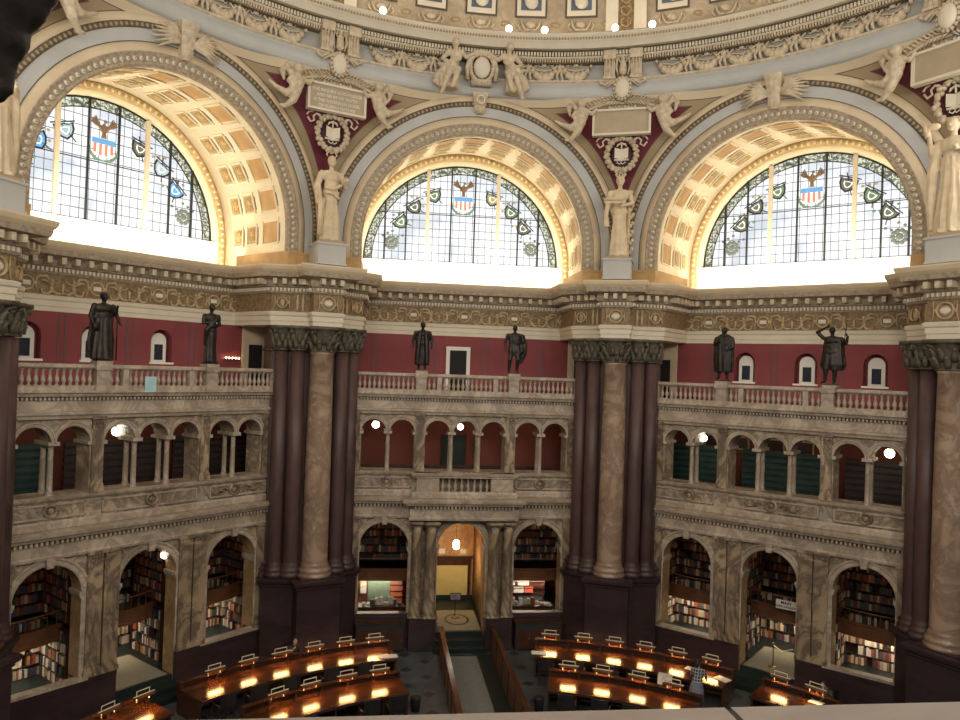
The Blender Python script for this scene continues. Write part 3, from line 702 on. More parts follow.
    def surf(u, z):
        ph = math.atan2(u, 14.1); oct_ = 14.1/math.cos(ph)+.06; rho = math.hypot(u, z-ZC)
        sm = min(max((z-17.8)/3.6, 0), 1); sm = sm*sm*(3-2*sm); dd = min(max((rho-5.83)/.9, 0), 1)
        r = oct_-(oct_-14.03)*sm*dd; return (r*math.sin(ph), r*math.cos(ph)-A, z)
    for i in range(N+1):
        u = -5.86+11.72*i/N; zl = ZC+math.sqrt(max(5.78**2-u*u, 0)) if abs(u) < 5.78 else 14.6
        rows.append([surf(u*14.1/14.1, zl+(21.66-zl)*k/14) for k in range(15)])
    m = MB(); m.grid(rows); m.build('spandrel', M['spandrel'], root, True)
for n_, b_ in enumerate(('left', 'back', 'right')): great_arch(b_, n_+1)

# ------------------------------------------------------------------ ring entablature at the base of the dome
def ring(name, prof, mt, parent=None, seg=160, a0=-84, a1=84, smooth=True):
    m = MB(); rows = []
    for i in range(seg+1):
        a = math.radians(a0+(a1-a0)*i/seg); rows.append([(math.sin(a)*r, math.cos(a)*r, z) for r, z in prof])
    m.grid(rows); return m.build(name, mt, parent, smooth)
RT = ring('trim_4', [(14.2, 21.60), (13.98, 21.62), (13.98, 21.68), (13.94, 21.72), (13.94, 21.78), (14.0, 21.80)], M['blue']); tag(RT, kind='structure')
ring('blue_band', [(14.0, 21.80), (14.0, 22.06), (13.94, 22.10), (13.93, 22.16)], M['blue'], RT)
ring('bead_moulding', [(13.93, 22.16), (13.86, 22.20), (13.86, 22.26), (13.98, 22.30)], M['relief'], RT)
ring('painted_line', [(13.975, 21.70), (13.972, 21.715)], M['line'], RT)
ring('frieze_ground', [(14.2, 22.28), (14.2, 23.02)], M['friezeg'], RT)
ring('shaded_dentil_bed', [(14.2, 22.94), (13.96, 22.95), (13.96, 23.11), (13.88, 23.12), (13.88, 23.31), (13.80, 23.32), (13.72, 23.36)], M['dtan'], RT, smooth=False); ring('corona_soffit', [(13.74, 23.36), (13.54, 23.37)], M['cream_l'], RT)  # dark tan bed puts the shade between the dentils into the colour
ring('fascia', [(13.55, 23.37), (13.53, 23.33), (13.50, 23.34), (13.50, 23.56), (13.46, 23.57), (13.42, 23.62), (13.34, 23.76), (13.30, 23.80), (13.30, 23.84), (14.7, 23.86)], M['cream_l'], RT)
def ringbox(m, deg, r0, r1, z0, z1, w):
    m.obox(Matrix.Rotation(-math.radians(deg), 4, 'Z') @ Matrix.Translation((0, (r0+r1)/2, (z0+z1)/2)), w, r1-r0, z1-z0)
m = MB(); N = 400
for i in range(N): ringbox(m, -80+160*(i+.5)/N, 13.84, 13.97, 22.965, 23.10, .055)
m.build('lower_dentils', M['relief'], RT)
m = MB(); N = 330
for i in range(N): ringbox(m, -80+160*(i+.5)/N, 13.72, 13.91, 23.15, 23.29, .072)
m.build('upper_dentils', M['cream_l'], RT)
ring('fillet', [(13.96, 23.105), (13.80, 23.11), (13.80, 23.14), (13.9, 23.145)], M['cream_l'], RT)
m = MB(); N = 330
for i in range(N):
    a = math.radians(-80+160*(i+.5)/N); m.ell((math.sin(a)*13.39, math.cos(a)*13.39, 23.68), (.045, .045, .065), 6, 4)
m.build('egg_course', M['tan'], RT, True)
# frieze: garlands between standing children
def rpt(deg, r, z): a = math.radians(deg); return (math.sin(a)*r, math.cos(a)*r, z)
gm = MB(); pm = MB()
for i in range(9):
    t = i/8; x = -.52+1.04*t; zz = .52-.42*math.sin(PI*t); rr = .07+.13*math.sin(PI*t)
    gm.ell((x, -.06, zz), (rr*.8, .12, rr), 7, 5)
for q in range(8): gm.ell((-.2+.057*q, -.14, .16+.05*(q % 3)), (.05, .05, .05), 6, 3)
gm.tube([(-.55, 0, .6), (-.3, -.02, .45), (0, -.02, .38), (.3, -.02, .45), (.55, 0, .6)], .035, 5)
gm.ell((0, -.04, .60), (.1, .05, .08), 7, 4); gm.tube([(0, -.04, .58), (.12, -.05, .52), (.2, -.03, .62)], .025, 5); gm.tube([(0, -.04, .58), (-.12, -.05, .52), (-.2, -.03, .62)], .025, 5)
pm.ell((0, -.08, .66), (.07, .08, .08), 8, 6); pm.ell((0, -.06, .44), (.10, .09, .15), 8, 6); pm.cap((-.04, -.08, .32), (-.10, -.12, .15), .06, .045, 6); pm.cap((-.10, -.12, .15), (-.06, -.06, .0), .045, .035, 6)
pm.cap((.05, -.08, .32), (.06, -.14, .16), .06, .045, 6); pm.cap((.06, -.14, .16), (.10, -.06, .0), .045, .035, 6)
pm.cap((-.09, -.07, .52), (-.22, -.1, .42), .04, .03, 6); pm.cap((-.22, -.1, .42), (-.30, -.06, .55), .03, .03, 6); pm.cap((.09, -.07, .52), (.2, -.1, .40), .04, .03, 6); pm.cap((.2, -.1, .40), (.30, -.06, .55), .03, .03, 6)
pm.tube([(-.05, 0, .5), (-.18, .0, .72), (-.28, 0, .66), (-.2, 0, .5)], [.04, .06, .05, .02], 5); pm.tube([(.05, 0, .5), (.18, .0, .72), (.28, 0, .66), (.2, 0, .5)], [.04, .06, .05, .02], 5)
for _q in (gm, pm): _q.v = [(x*1.12, y*1.25, z*1.06) for x, y, z in _q.v]
GM = gm.mesh('festoon', M['relief'], True); PM = pm.mesh('winged_child', M['relief'], True)
def onring(name, me, deg, r, z, par=RT):
    o = bpy.data.objects.new(name, me); COL.objects.link(o); o.location = rpt(deg, r, z); o.rotation_euler = (0, 0, -math.radians(deg)); o.parent = par; return o
for p0 in (-67.5, -22.5, 22.5):       # bays between bracket groups
    for k in range(7):
        dg_ = p0+4.9+ (45-9.8)*(k+.5)/7
        if abs(dg_) < 6.4: continue
        onring('festoon', GM, dg_, 14.16, 22.30)
    for k in range(1, 7):
        dg_ = p0+4.9+(45-9.8)*k/7
        if abs(dg_) < 6.6: continue
        onring('winged_child', PM, dg_, 14.14, 22.32)
# dome with coffers and ribs
drows = [(14.75, 23.80), (14.75, 24.35), (14.62, 24.40)]
prof = []
for i in range(25):
    t = i/24*math.radians(84); prof.append((14.62*math.cos(t), 24.40+12.2*math.sin(t)))
m = MB(); rows = []
for i in range(121):
    a = 2*PI*i/120; rows.append([(math.sin(a)*r, math.cos(a)*r, z) for r, z in drows+prof])
m.grid(rows); DOME = m.build('ceiling', marble('dome_stucco', (.40,.31,.21), (.52,.43,.30), (.30,.22,.14), 1.6, .7, .4), None, True); tag(DOME, kind='structure')
m = MB(); rows = []
for i in range(121):
    a = 2*PI*i/120; rows.append([(math.sin(a)*r, math.cos(a)*r, z) for r, z in [(14.745, 23.8), (14.70, 24.36)]])
m.grid(rows); m.build('base_band', mat('mauve_grey_band', (.40,.35,.33), .7), DOME, True)
def dpt(deg, h, inw=0):
    t = math.asin(min(1, (h-24.40)/12.2)); r = 14.62*math.cos(t)-inw; return rpt(deg, r, h)
def dpatch(m, d0, d1, h0, h1, inw, mi=0):
    n = max(2, int((d1-d0)/2)); rows = [[dpt(d0+(d1-d0)*i/n, h0+(h1-h0)*k/3, inw) for i in range(n+1)] for k in range(4)]
    m.grid(rows, mi)
for p0 in (-67.5, -22.5, 22.5, 67.5):
    m = MB(); dpatch(m, p0-3.1, p0-1.2, 24.4, 31, .12); dpatch(m, p0+1.2, p0+3.1, 24.4, 31, .12); rb = m.build('rib', M['cream_l'], DOME, True)
    m = MB(); dpatch(m, p0-1.2, p0+1.2, 24.4, 31, .08); m.build('rib_panel', mat('dark_gilt_rib_panel', (.22,.14,.06), .6, 0, .6, 9) if 'ribp' not in M else M['ribp'], rb, True)
    m = MB()
    for k in range(8):
        z0 = 24.5+k*.45; c = Vector(dpt(p0, z0+.2, .14)); 
        for s in (-1, 1): m.tube([dpt(p0, z0, .13), dpt(p0+s*.7, z0+.12, .14), dpt(p0+s*.75, z0+.3, .14), dpt(p0+s*.2, z0+.34, .14)], .03, 5)
    m.build('rib_scroll', M['gilt'], rb, True)
M['cof'] = mat('deep_blue_coffer', (.10,.13,.17), .7)
for p0 in (-45, 0, 45):
    for c in (-15.6, -7.8, 0, 7.8, 15.6):
        dg_ = p0+c
        m = MB(); dpatch(m, dg_-2.5, dg_+2.5, 24.98, 27.3, .05); o = m.build('coffer_border', M['line'], DOME)
        m = MB(); dpatch(m, dg_-2.2, dg_+2.2, 25.06, 27.2, .07); m.build('coffer_frame', M['cream_l'], o)
        m = MB(); dpatch(m, dg_-1.6, dg_+1.6, 25.26, 27.0, .09); m.build('coffer_ground', M['cof'], o)
        m = MB(); a = dpt(dg_, 25.55, .16); m.ell(a, (.28, .12, .28), 10, 6); m.build('coffer_rosette', M['cream_l'], o, True)
        m = MB()
        for s in (-1, 1):
            m.tube([dpt(dg_, 24.5, .08), dpt(dg_+s*.9, 24.52, .08), dpt(dg_+s*1.3, 24.7, .08), dpt(dg_+s*1.5, 24.9, .08)], .045, 5)
            m.tube([dpt(dg_+s*1.6, 24.5, .06), dpt(dg_+s*2.0, 24.65, .06), dpt(dg_+s*1.7, 24.8, .06)], .04, 5)
        m.ell(dpt(dg_, 24.72, .08), (.22, .06, .13), 8, 5); m.build('arabesque', M['relief'], DOME, True)
        m = MB(); m.ell(dpt(dg_+3.9, 24.72, .05), (.2, .06, .1), 8, 5); m.build('arabesque', M['tan'], DOME, True)
for dg_, in ((-16.4,), (4.1,), (9.9,), (21.2,), (27.0,)):
    o = MB(); 
    root = empty('floodlight', rpt(dg_, 13.5, 23.85), -math.radians(dg_)); tag(root, {-16.4: 'round white lamp glowing on the dome ledge at the left', 4.1: 'round white lamp on the dome ledge right of the central cartouche', 9.9: 'second glowing lamp to the right of the central cartouche, on the dome ledge', 21.2: 'small glowing lamp on the ledge below the dome rib, left one', 27.0: 'bright lamp on the dome ledge just right of the ornate rib'}[dg_], 'lamp', 'lamps along the dome ledge')
    m = MB(); m.lathe([(.10, 0), (.10, .03), (.04, .05), (.04, .10)], 10); m.build('foot', M['bronze'], root)
    m = MB(); m.ell((0, 0, .2), (.13, .13, .13), 12, 8); m.build('bulb', M['globe'], root, True)
# ------------------------------------------------------------------ figures (continuous remeshed bodies)
# unit height; x = image right, -y = towards the viewer
def body(m, H, arms, legs=None, robe=None, coat=None, cape=None, head=(0, -.01, .93), lean=0, hair=None, hat=False, wide=1.0):
    s = lambda p: (p[0]*H+lean*H*p[2]*.0, p[1]*H, p[2]*H)
    C = lambda a, b, r0, r1: m.cap(s(a), s(b), r0*H, r1*H, 10)
    m.ell(s(head), (.046*H, .056*H, .066*H), 10, 8)
    m.ell(s((head[0], head[1]-.052, head[2]-.005)), (.010*H, .016*H, .016*H), 6, 4)   # nose
    m.ell(s((head[0], head[1]-.035, head[2]-.045)), (.022*H, .020*H, .016*H), 6, 4)   # chin
    for e in (-1, 1): m.ell(s((head[0]+e*.046, head[1]+.004, head[2])), (.008*H, .012*H, .016*H), 6, 4)
    if hair == 'bun': m.ell(s((head[0], head[1]+.055, head[2]+.012)), (.032*H, .03*H, .03*H), 8, 6); m.ell(s((head[0], head[1]+.012, head[2]+.02)), (.052*H, .056*H, .058*H), 10, 6)
    if hair == 'full': m.ell(s((head[0], head[1]+.018, head[2]+.015)), (.055*H, .056*H, .064*H), 10, 6)
    if hair == 'crown':
        m.ell(s((head[0], head[1]+.012, head[2]+.02)), (.054*H, .056*H, .056*H), 10, 6)
        for k in range(7): a = k*2*PI/7; m.ell(s((head[0]+.045*math.cos(a), head[1]+.045*math.sin(a), head[2]+.07)), (.014*H, .014*H, .022*H), 6, 4)
    C((head[0]*.5, .005, .84), (head[0], head[1]+.01, .89), .028, .027)
    m.ell(s((0, .0, .755)), (.098*wide*H, .062*H, .085*H), 12, 8); m.ell(s((0, 0, .80)), (.110*wide*H, .045*H, .035*H), 10, 6)
    m.ell(s((0, .0, .66)), (.076*wide*H, .055*H, .075*H), 12, 8); m.ell(s((0, .0, .56)), (.092*wide*H, .065*H, .075*H), 12, 8)
    for sh, el, ha in arms:
        C(sh, el, .034, .026); C(el, ha, .026, .018)
        d = (Vector(ha)-Vector(el)).normalized(); f = Vector(ha)+d*.03; m.ell(s(f), (.017*H, .017*H, .03*H), 8, 5)
        g = Vector(ha)+d*.055
        for k in (-1, 0, 1): C(tuple(f+Vector((k*.007, 0, 0))), tuple(g+Vector((k*.012, -.004, 0))), .006, .005)
    if legs:
        for hp, kn, an, toe in legs:
            C(hp, kn, .056, .038); C(kn, an, .040, .022); C(an, toe, .022, .016)
    if robe:
        z1, r1, r0, nf = robe
        m.lathe([(r0*H, .005*H), (r0*.97*H, .12*H), (r0*.86*H, .28*H), (r1*1.05*H, .45*H), (r1*H, z1*H)], 44, (0,0,0), 0, 1, .68, True, .075, nf)
        for e in (-1, 1): m.ell(s((e*.05, -.075, .018)), (.026*H, .05*H, .02*H), 8, 5)
def stat_parts(m, H):
    pass
def bronze_statue(bay, u, label, fn, H=1.98):
    loc, rz = frame(BAYS[bay], A); w = wpt(BAYS[bay], A, u, -.12, 10.78)
    root = empty('bronze_statue', w, rz); tag(root, label, 'statue', 'bronze statues on the gallery balustrades')
    m = MB(); m.box(-.24, .24, -.22, .22, 0, .09); m.build('base', M['trim'], root)
    m = MB(); m.box(-.21, .21, -.19, .19, .09, .13); m.build('foot_plate', M['bronze'], root)
    m = MB(); ex = fn(m, H) or []; m.v = [(x*(1.2 if z < .84*H else 1.08), y*1.12, z) for x, y, z in m.v]
    remesh('figure', m, M['bronze'], .022, root, 2, (0, 0, .12))
    for nm, mb in ex: mb.build(nm, M['bronze'], root, True, (0, 0, .12))
    return root
def f_left1(m, H):     # cloaked, staff in one hand, book held at the hip
    body(m, H, [((-.115,0,.80), (-.155,.01,.64), (-.13,-.05,.50)), ((.115,0,.80), (.165,.0,.66), (.175,-.06,.56))], robe=(.62, .10, .135, 9), hair='full', wide=1.15)
    m.lathe([(.15*H, .12*H), (.15*H, .3*H), (.13*H, .5*H), (.135*H, .7*H), (.10*H, .82*H)], 30, (0, .045*H, 0), 0, 1.05, .5, True, .08, 8)
    b = MB(); b.box(-.36, -.20, -.16, -.10, .88, 1.12)
    st = MB(); st.tube([(.37, -.12, 0), (.36, -.12, 1.62)], .022, 6); st.ell((.36, -.12, 1.63), (.04, .04, .06))
    return [('book', b), ('staff', st)]
def f_left2(m, H):     # slim toga, arms folded
    body(m, H, [((-.105,0,.79), (-.135,-.02,.66), (-.02,-.085,.69)), ((.105,0,.79), (.125,-.01,.64), (.01,-.08,.62))], robe=(.60, .085, .095, 8))
    m.tube([(.1*H, -.03*H, .78*H), (0, -.075*H, .70*H), (-.10*H, -.05*H, .55*H), (-.09*H, .0, .3*H)], [.04*H, .035*H, .035*H, .02*H], 8)
def f_back1(m, H):     # long open coat, both arms at the sides
    body(m, H, [((-.12,0,.79), (-.165,.01,.63), (-.165,-.02,.50)), ((.12,0,.79), (.165,.01,.63), (.165,-.02,.50))], legs=[((-.045,0,.52), (-.05,-.01,.28), (-.055,.0,.05), (-.06,-.08,.02)), ((.045,0,.52), (.05,-.01,.28), (.055,.0,.05), (.06,-.08,.02))], hair='full', wide=1.15)
    m.lathe([(.125*H, .10*H), (.13*H, .3*H), (.12*H, .5*H), (.125*H, .66*H), (.12*H, .79*H)], 36, (0, .03*H, 0), 0, 1, .58, True, .06, 9)
    for e in (-1, 1): m.tube([(e*.05*H, -.055*H, .8*H), (e*.07*H, -.085*H, .5*H), (e*.085*H, -.085*H, .12*H)], [.03*H, .035*H, .035*H], 8)
def f_back2(m, H):     # knee breeches, cloak hanging from one arm
    body(m, H, [((-.12,0,.79), (-.165,.01,.63), (-.15,-.02,.48)), ((.12,0,.79), (.16,-.01,.65), (.08,-.09,.62))], legs=[((-.045,0,.50), (-.075,-.02,.28), (-.085,.02,.05), (-.10,-.06,.02)), ((.045,0,.50), (.06,-.05,.28), (.05,-.01,.05), (.07,-.09,.02))], wide=1.1)
    m.lathe([(.10*H, .36*H), (.115*H, .45*H), (.095*H, .58*H), (.105*H, .7*H), (.10*H, .79*H)], 30, (0, .0, 0), 0, 1, .68, True, .06, 7)
    m.tube([(.13*H, .02*H, .80*H), (.175*H, .02*H, .6*H), (.165*H, .02*H, .40*H), (.12*H, 0, .20*H)], [.04*H, .055*H, .06*H, .02*H], 8)
    m.tube([(.10*H, -.05*H, .60*H), (.12*H, -.06*H, .45*H), (.05*H, -.05*H, .36*H)], [.04*H, .04*H, .02*H], 8)
def f_right1(m, H):    # heavy cloak gathered across the shoulders
    body(m, H, [((-.12,0,.79), (-.14,-.05,.66), (-.06,-.09,.72)), ((.12,0,.79), (.15,-.03,.63), (.09,-.09,.58))], legs=[((-.05,0,.5), (-.06,0,.28), (-.07,0,.05), (-.08,-.08,.02)), ((.05,0,.5), (.055,-.02,.28), (.06,0,.05), (.08,-.08,.02))], hair='full', wide=1.15)
    m.lathe([(.135*H, .15*H), (.15*H, .35*H), (.145*H, .55*H), (.15*H, .70*H), (.135*H, .80*H), (.06*H, .87*H)], 48, (0, .015*H, 0), 0, 1.05, .62, True, .075, 10)
def f_right2(m, H):    # one hand shading the brow, the other on a spear
    body(m, H, [((-.12,0,.80), (-.225,-.02,.90), (-.07,-.05,.985)), ((.12,0,.79), (.19,-.02,.70), (.215,-.05,.83))], legs=[((-.05,0,.5), (-.07,-.02,.28), (-.085,.0,.05), (-.12,-.06,.02)), ((.05,0,.5), (.05,-.02,.28), (.04,0,.05), (.05,-.08,.02))], wide=1.15)
    m.lathe([(.13*H, .24*H), (.16*H, .34*H), (.135*H, .55*H), (.13*H, .70*H), (.11*H, .80*H)], 40, (0.02*H, .03*H, 0), 0, 1.05, .6, True, .07, 8)
    st = MB(); st.tube([(.38, -.10, 1.28), (.47, -.10, 2.05)], .014, 6)
    return [('spear', st)]
bronze_statue('left', -1.82, 'dark bronze robed statue with a staff, left one on the left gallery balustrade', f_left1, 2.06)
bronze_statue('left', 1.84, 'slender bronze toga statue with folded arms, right one on the left gallery balustrade', f_left2, 2.04)
bronze_statue('back', -1.84, 'bronze statue in a long coat, arms hanging, left of the rectangular gallery doorway', f_back1, 1.88)
bronze_statue('back', 1.84, 'bronze statue in knee breeches with a cloak over one arm, right of the rectangular doorway', f_back2, 1.92)
bronze_statue('right', -1.84, 'bronze statue wrapped in a heavy pleated cloak, left one on the right gallery balustrade', f_right1, 1.98)
bronze_statue('right', 1.90, 'bronze statue raising one hand to the brow and holding a spear', f_right2, 1.98)

# ------------------------------------------------------------------ piers
R0 = 14.64
def capital(m, x, y, r, z0, z1, seg=16):
    h = z1-z0
    m.lathe([(r, 0), (r*1.12, .02), (r*1.12, .06), (r*.98, .08), (r*1.0, h*.5), (r*1.3, h*.85), (r*1.35, h*.88)], seg, (x, y, z0))
    m.box(x-r*1.38, x+r*1.38, y-r*1.38, y+r*1.38, z1-.12, z1)
    for row, (zz, n, hh, off) in enumerate(((.08, 9, .30, 0), (.28, 9, .36, .5))):
        for k in range(n):
            a = 2*PI*(k+off)/n; c, s = math.cos(a), math.sin(a); q = []
            for t, o in ((0, 1.02), (.5, 1.10), (.85, 1.28), (1.0, 1.42), (.86, 1.5)): q.append((x+c*r*o, y+s*r*o, z0+zz+hh*t))
            m.tube(q, [.09, .10, .08, .05, .02], 5)
    for k in range(4):
        a = PI/4+k*PI/2; c, s = math.cos(a), math.sin(a)
        m.tube([(x+c*r*1.0, y+s*r*1.0, z0+h*.62), (x+c*r*1.35, y+s*r*1.35, z0+h*.78), (x+c*r*1.7, y+s*r*1.7, z0+h*.84), (x+c*r*1.78, y+s*r*1.78, z0+h*.72), (x+c*r*1.6, y+s*r*1.6, z0+h*.68)], [.05, .06, .06, .05, .03], 5)
def pier(deg, label):
    loc, rz = frame(deg, R0)
    root = empty('clustered_pier', loc, rz); tag(root, label, 'pier', 'clustered marble piers between the bays')
    poly = [(-1.66, 1.9), (-1.66, .72), (-1.30, .56), (-.62, .30), (.62, .30), (1.30, .56), (1.66, .72), (1.66, 1.9)]
    ped = [(-1.80, 1.9), (-1.80, .42), (-.98, .02), (-.80, -.06), (-.80, -.66), (.80, -.66), (.80, -.06), (.98, .02), (1.80, .42), (1.80, 1.9)]
    m = MB(); m.mould(ped, [(0, 0), (.08, .02), (.08, .28), (0, .34), (0, 2.86), (.05, 2.90), (.05, 2.96), (.13, 3.02), (.16, 3.10), (.16, 3.18), (0, 3.2)])
    m.poly([(x, y, 3.195) for x, y in ped]); m.build('pedestal', M['plinth'], root)
    m = MB(); m.mould(poly, [(.22, 3.2), (.22, 3.34), (.15, 3.38), (.20, 3.45), (.20, 3.52), (.08, 3.58), (.12, 3.64), (0, 3.72), (0, 11.42), (.06, 11.44), (.06, 11.52), (0, 11.55), (0, 12.36)])
    m.build('core', M['maroon'], root)
    base = lambda r: [(r*1.42, 0), (r*1.42, .14), (r*1.25, .18), (r*1.34, .24), (r*1.34, .30), (r*1.12, .36), (r*1.18, .42), (r*1.0, .50)]
    for s in (-1, 1):
        for x, y, r in ((.84, .22, .28), (1.36, .50, .27)):
            m = MB(); m.lathe([(a, z) for a, z in base(r)]+[(r, .6), (r*.99, 4), (r*.93, 8.24)], 20, (s*x, y, 3.2)); m.build('dark_half_column', M['maroon'], root, True)
    m = MB(); r = .47
    m.lathe([(r*1.32, 0), (r*1.32, .12), (r*1.18, .16), (r*1.27, .22), (r*1.27, .30), (r*1.08, .36), (r*1.14, .42), (r*1.02, .50), (r, .6), (r*.995, 3), (r*.96, 6), (r*.89, 8.14), (r*.96, 8.16), (r*.96, 8.24)], 32, (0, 0, 3.2)); m.build('tawny_column', M['shaft'], root, True)
    m = MB(); m.box(-.66, .66, -.62, .5, 3.18, 3.24); m.build('column_base', M['plinth'], root)
    m = MB(); capital(m, 0, 0, .45, 11.42, 12.36); m.build('capital', M['capital'], root, True)
    for s in (-1, 1):
        for x, y, r in ((.84, .22, .30), (1.38, .50, .28)):
            m = MB(); capital(m, s*x, y, r, 11.46, 12.36, 12); m.build('dark_capital', M['capital'], root, True)
    k = (math.sin(math.radians(22.5)), math.cos(math.radians(22.5))); B = (1.76, .60)
    ent = [(-B[0]-k[0]*2.2, B[1]+k[1]*2.2), (-B[0], B[1]), (-.52, .02), (-.52, -.50), (.52, -.50), (.52, .02), (B[0], B[1]), (B[0]+k[0]*2.2, B[1]+k[1]*2.2)]
    m = MB(); m.mould(ent, entabl_profile()); m.poly([(x, y, 12.365) for x, y in ent][::-1]); E_ = m.build('entablature', M['cream_l'], root)
    m = MB(); m.mould(ent, [(.02, 12.86), (.02, 13.54)]); m.build('frieze', M['frieze'], E_)
    m = MB(); m.mould(ent, entabl_top()[8:]); m.poly([(x, y, 14.57) for x, y in ent]); m.build('cornice', M['cream'], E_); m = MB(); m.mould(ent, entabl_top()[:9]); m.build('shaded_cornice_bed', M['egg'], E_)  # cornice bed coloured darker than the top: shade put into the material
    m = MB(); m.dentils(ent, .10, 13.61, 13.73, .07, .06, .09); m.build('dentil_course', M['cream_l'], E_)
    m = MB(); modillions(m, ent, .2, 13.84, 14.04, .36); m.build('bracket_course', M['relief'], E_)
    m = MB(); cartouche(m, 0, 13.2, -.55, .26); m.ell((0, -.53, 13.2), (.2, .03, .16), 12, 6); m.build('medallion', M['friezefig'], E_, True)
    m = MB(); m.ell((0, -.56, 13.2), (.17, .02, .10), 12, 6); m.build('tablet', M['frieze_text'], E_, True)
    for s in (-1, 1):      # oval shields and little balusters on the canted sides
        d = Vector((B[0]-.52, B[1]-.02)); L_ = d.length; d.normalize(); ang = math.atan2(d.y, d.x)
        T = Matrix.Translation((s*(.52+d.x*L_*.72), .02+d.y*L_*.72, 13.2)) @ Matrix.Rotation(s*ang, 4, 'Z')
        m = MB(); t = MB(); cartouche(t, 0, 0, -.08, .2); t.ell((0, -.06, 0), (.10, .04, .15), 8, 5)
        for q in (-.55, -.75): t.lathe([(.06, -.32), (.04, -.2), (.07, 0), (.03, .2), (.05, .3)], 6, (s*q, -.06, 0))
        m.add(t, T); m.build('oval_shield', M['friezefig'], E_, True)
    return root
pier(-22.5, 'cluster of one tawny and four dark red columns left of the middle bay')
pier(22.5, 'cluster of one tawny and four dark red columns right of the middle bay')
pier(67.5, 'clustered red marble pier cut by the right edge of the view')
pier(-67.5, 'clustered red marble pier cut by the left edge of the view')

# ------------------------------------------------------------------ plaster statues above the piers
def plaster_statue(deg, label, fn, H=3.16):
    loc, rz = frame(deg, 14.30); (a, b_, _) = loc
    pl = MB(); pl.box(-.52, .52, -.42, .7, 0, .72); pl.box(-.56, .56, -.46, .7, .72, .80); pl.box(-.55, .55, -.45, .7, 0, .06)
    o = pl.build('statue_pedestal', M['blue'], None, False, (a, b_, 14.60), rz); tag(o, label.split(';')[1].strip(), 'pedestal', 'blue grey pedestals above the piers')
    root = empty('plaster_statue', (a, b_, 15.40), rz); tag(root, label.split(';')[0].strip(), 'statue', 'ivory statues standing between the arches')
    m = MB(); m.box(-.44, .44, -.36, .5, 0, .10); m.build('base', M['tan'], root)
    m = MB(); ex = fn(m, H) or []
    remesh('figure', m, M['statue'], .021, root, 1, (0, 0, .08))
    for nm, mb in ex: mb.build(nm, M['statue'], root, True, (0, 0, .08))
def p_left(m, H):
    body(m, H, [((-.115,0,.79), (-.15,.0,.64), (-.14,-.06,.50)), ((.115,0,.79), (.165,-.01,.66), (.14,-.08,.70))], robe=(.68, .075, .115, 8), hair='bun', wide=1.1)
    m.tube([(-.09*H, -.05*H, .62*H), (0, -.08*H, .60*H), (.10*H, -.06*H, .66*H)], .022*H, 8)
    m.tube([(-.09*H, -.05*H, .56*H), (.0, -.085*H, .55*H), (.08*H, -.07*H, .50*H)], .016*H, 8)
    m.tube([(-.12*H, .02*H, .8*H), (-.165*H, .02*H, .62*H), (-.15*H, .0, .42*H)], [.03*H, .04*H, .02*H], 8)
    m.tube([(.08*H, .06*H, .5*H), (.13*H, .08*H, .25*H), (.12*H, .08*H, .02*H)], .02*H, 8)
    m.ell((.155*H, -.1*H, .72*H), (.03*H, .03*H, .03*H))
    sc_ = MB(); sc_.tube([(-.14*H, -.09*H, .46*H), (-.145*H, -.09*H, .28*H), (-.14*H, -.08*H, .06*H)], [.035*H, .028*H, .03*H], 8)
    for k in range(8): a = k*PI/4; sc_.ell((-.14*H+.03*H*math.cos(a), -.10*H, .44*H+.03*H*math.sin(a)), (.02*H, .02*H, .02*H), 6, 4)
    return [('wreath', sc_)]
def p_mid(m, H):
    body(m, H, [((-.115,0,.79), (-.14,-.01,.66), (-.05,-.10,.64)), ((.115,0,.79), (.15,.0,.66), (.06,-.09,.62))], robe=(.62, .075, .105, 7), hair='crown', wide=1.1)
    m.box(-.17*H, .06*H, -.14*H, -.10*H, .635*H, .67*H)
    m.tube([(-.13*H, -.11*H, .64*H), (-.15*H, -.11*H, .5*H), (-.14*H, -.10*H, .36*H)], [.03*H, .028*H, .035*H], 8)
    m.tube([(.10*H, .08*H, 0), (.11*H, .08*H, .5*H), (.11*H, .07*H, .78*H)], [.025*H, .02*H, .02*H], 8)
    fo = MB()
    for k in range(22): fo.ell((.13*H+.03*H*math.sin(k*2.1), .07*H+.02*H*math.cos(k*3), (.08+.035*k)*H), (.022*H, .02*H, .026*H), 6, 4)
    bk = MB(); bk.box(-.18*H, .05*H, -.155*H, -.12*H, .67*H, .70*H)
    return [('foliage_shaft', fo), ('open_tablet', bk)]
def p_right(m, H):
    body(m, H, [((-.115,0,.80), (-.17,-.03,.72), (-.15,-.10,.86)), ((.115,0,.79), (.16,.0,.66), (.10,-.09,.70))], robe=(.66, .09, .14, 10), hair='full', wide=1.15)
    m.tube([(-.12*H, .0, .78*H), (-.15*H, -.03*H, .55*H), (-.165*H, -.02*H, .28*H), (-.16*H, 0, .05*H)], [.04*H, .045*H, .04*H, .035*H], 8)
    h = MB(); h.tube([(-.15*H, -.11*H, .84*H), (-.19*H, -.12*H, .97*H)], [.03*H, .012*H], 8); h.ell((-.12*H, -.10*H, .92*H), (.07*H, .03*H, .035*H), 8, 5)
    return [('lyre', h)]
def p_farleft(m, H):
    body(m, H, [((-.115,0,.79), (-.15,.0,.64), (-.12,-.08,.54)), ((.115,0,.80), (.15,-.02,.67), (.07,-.10,.72))], robe=(.66, .09, .14, 10), hair='bun', wide=1.1)
    m.tube([(.12*H, .0, .78*H), (.15*H, -.01*H, .55*H), (.16*H, .0, .28*H), (.15*H, 0, .05*H)], [.04*H, .04*H, .04*H, .03*H], 8)
plaster_statue(-22.5, 'ivory robed female statue holding a wreath in her lowered hand, left of the middle arch; blue grey pedestal under the robed statue left of the middle arch', p_left)
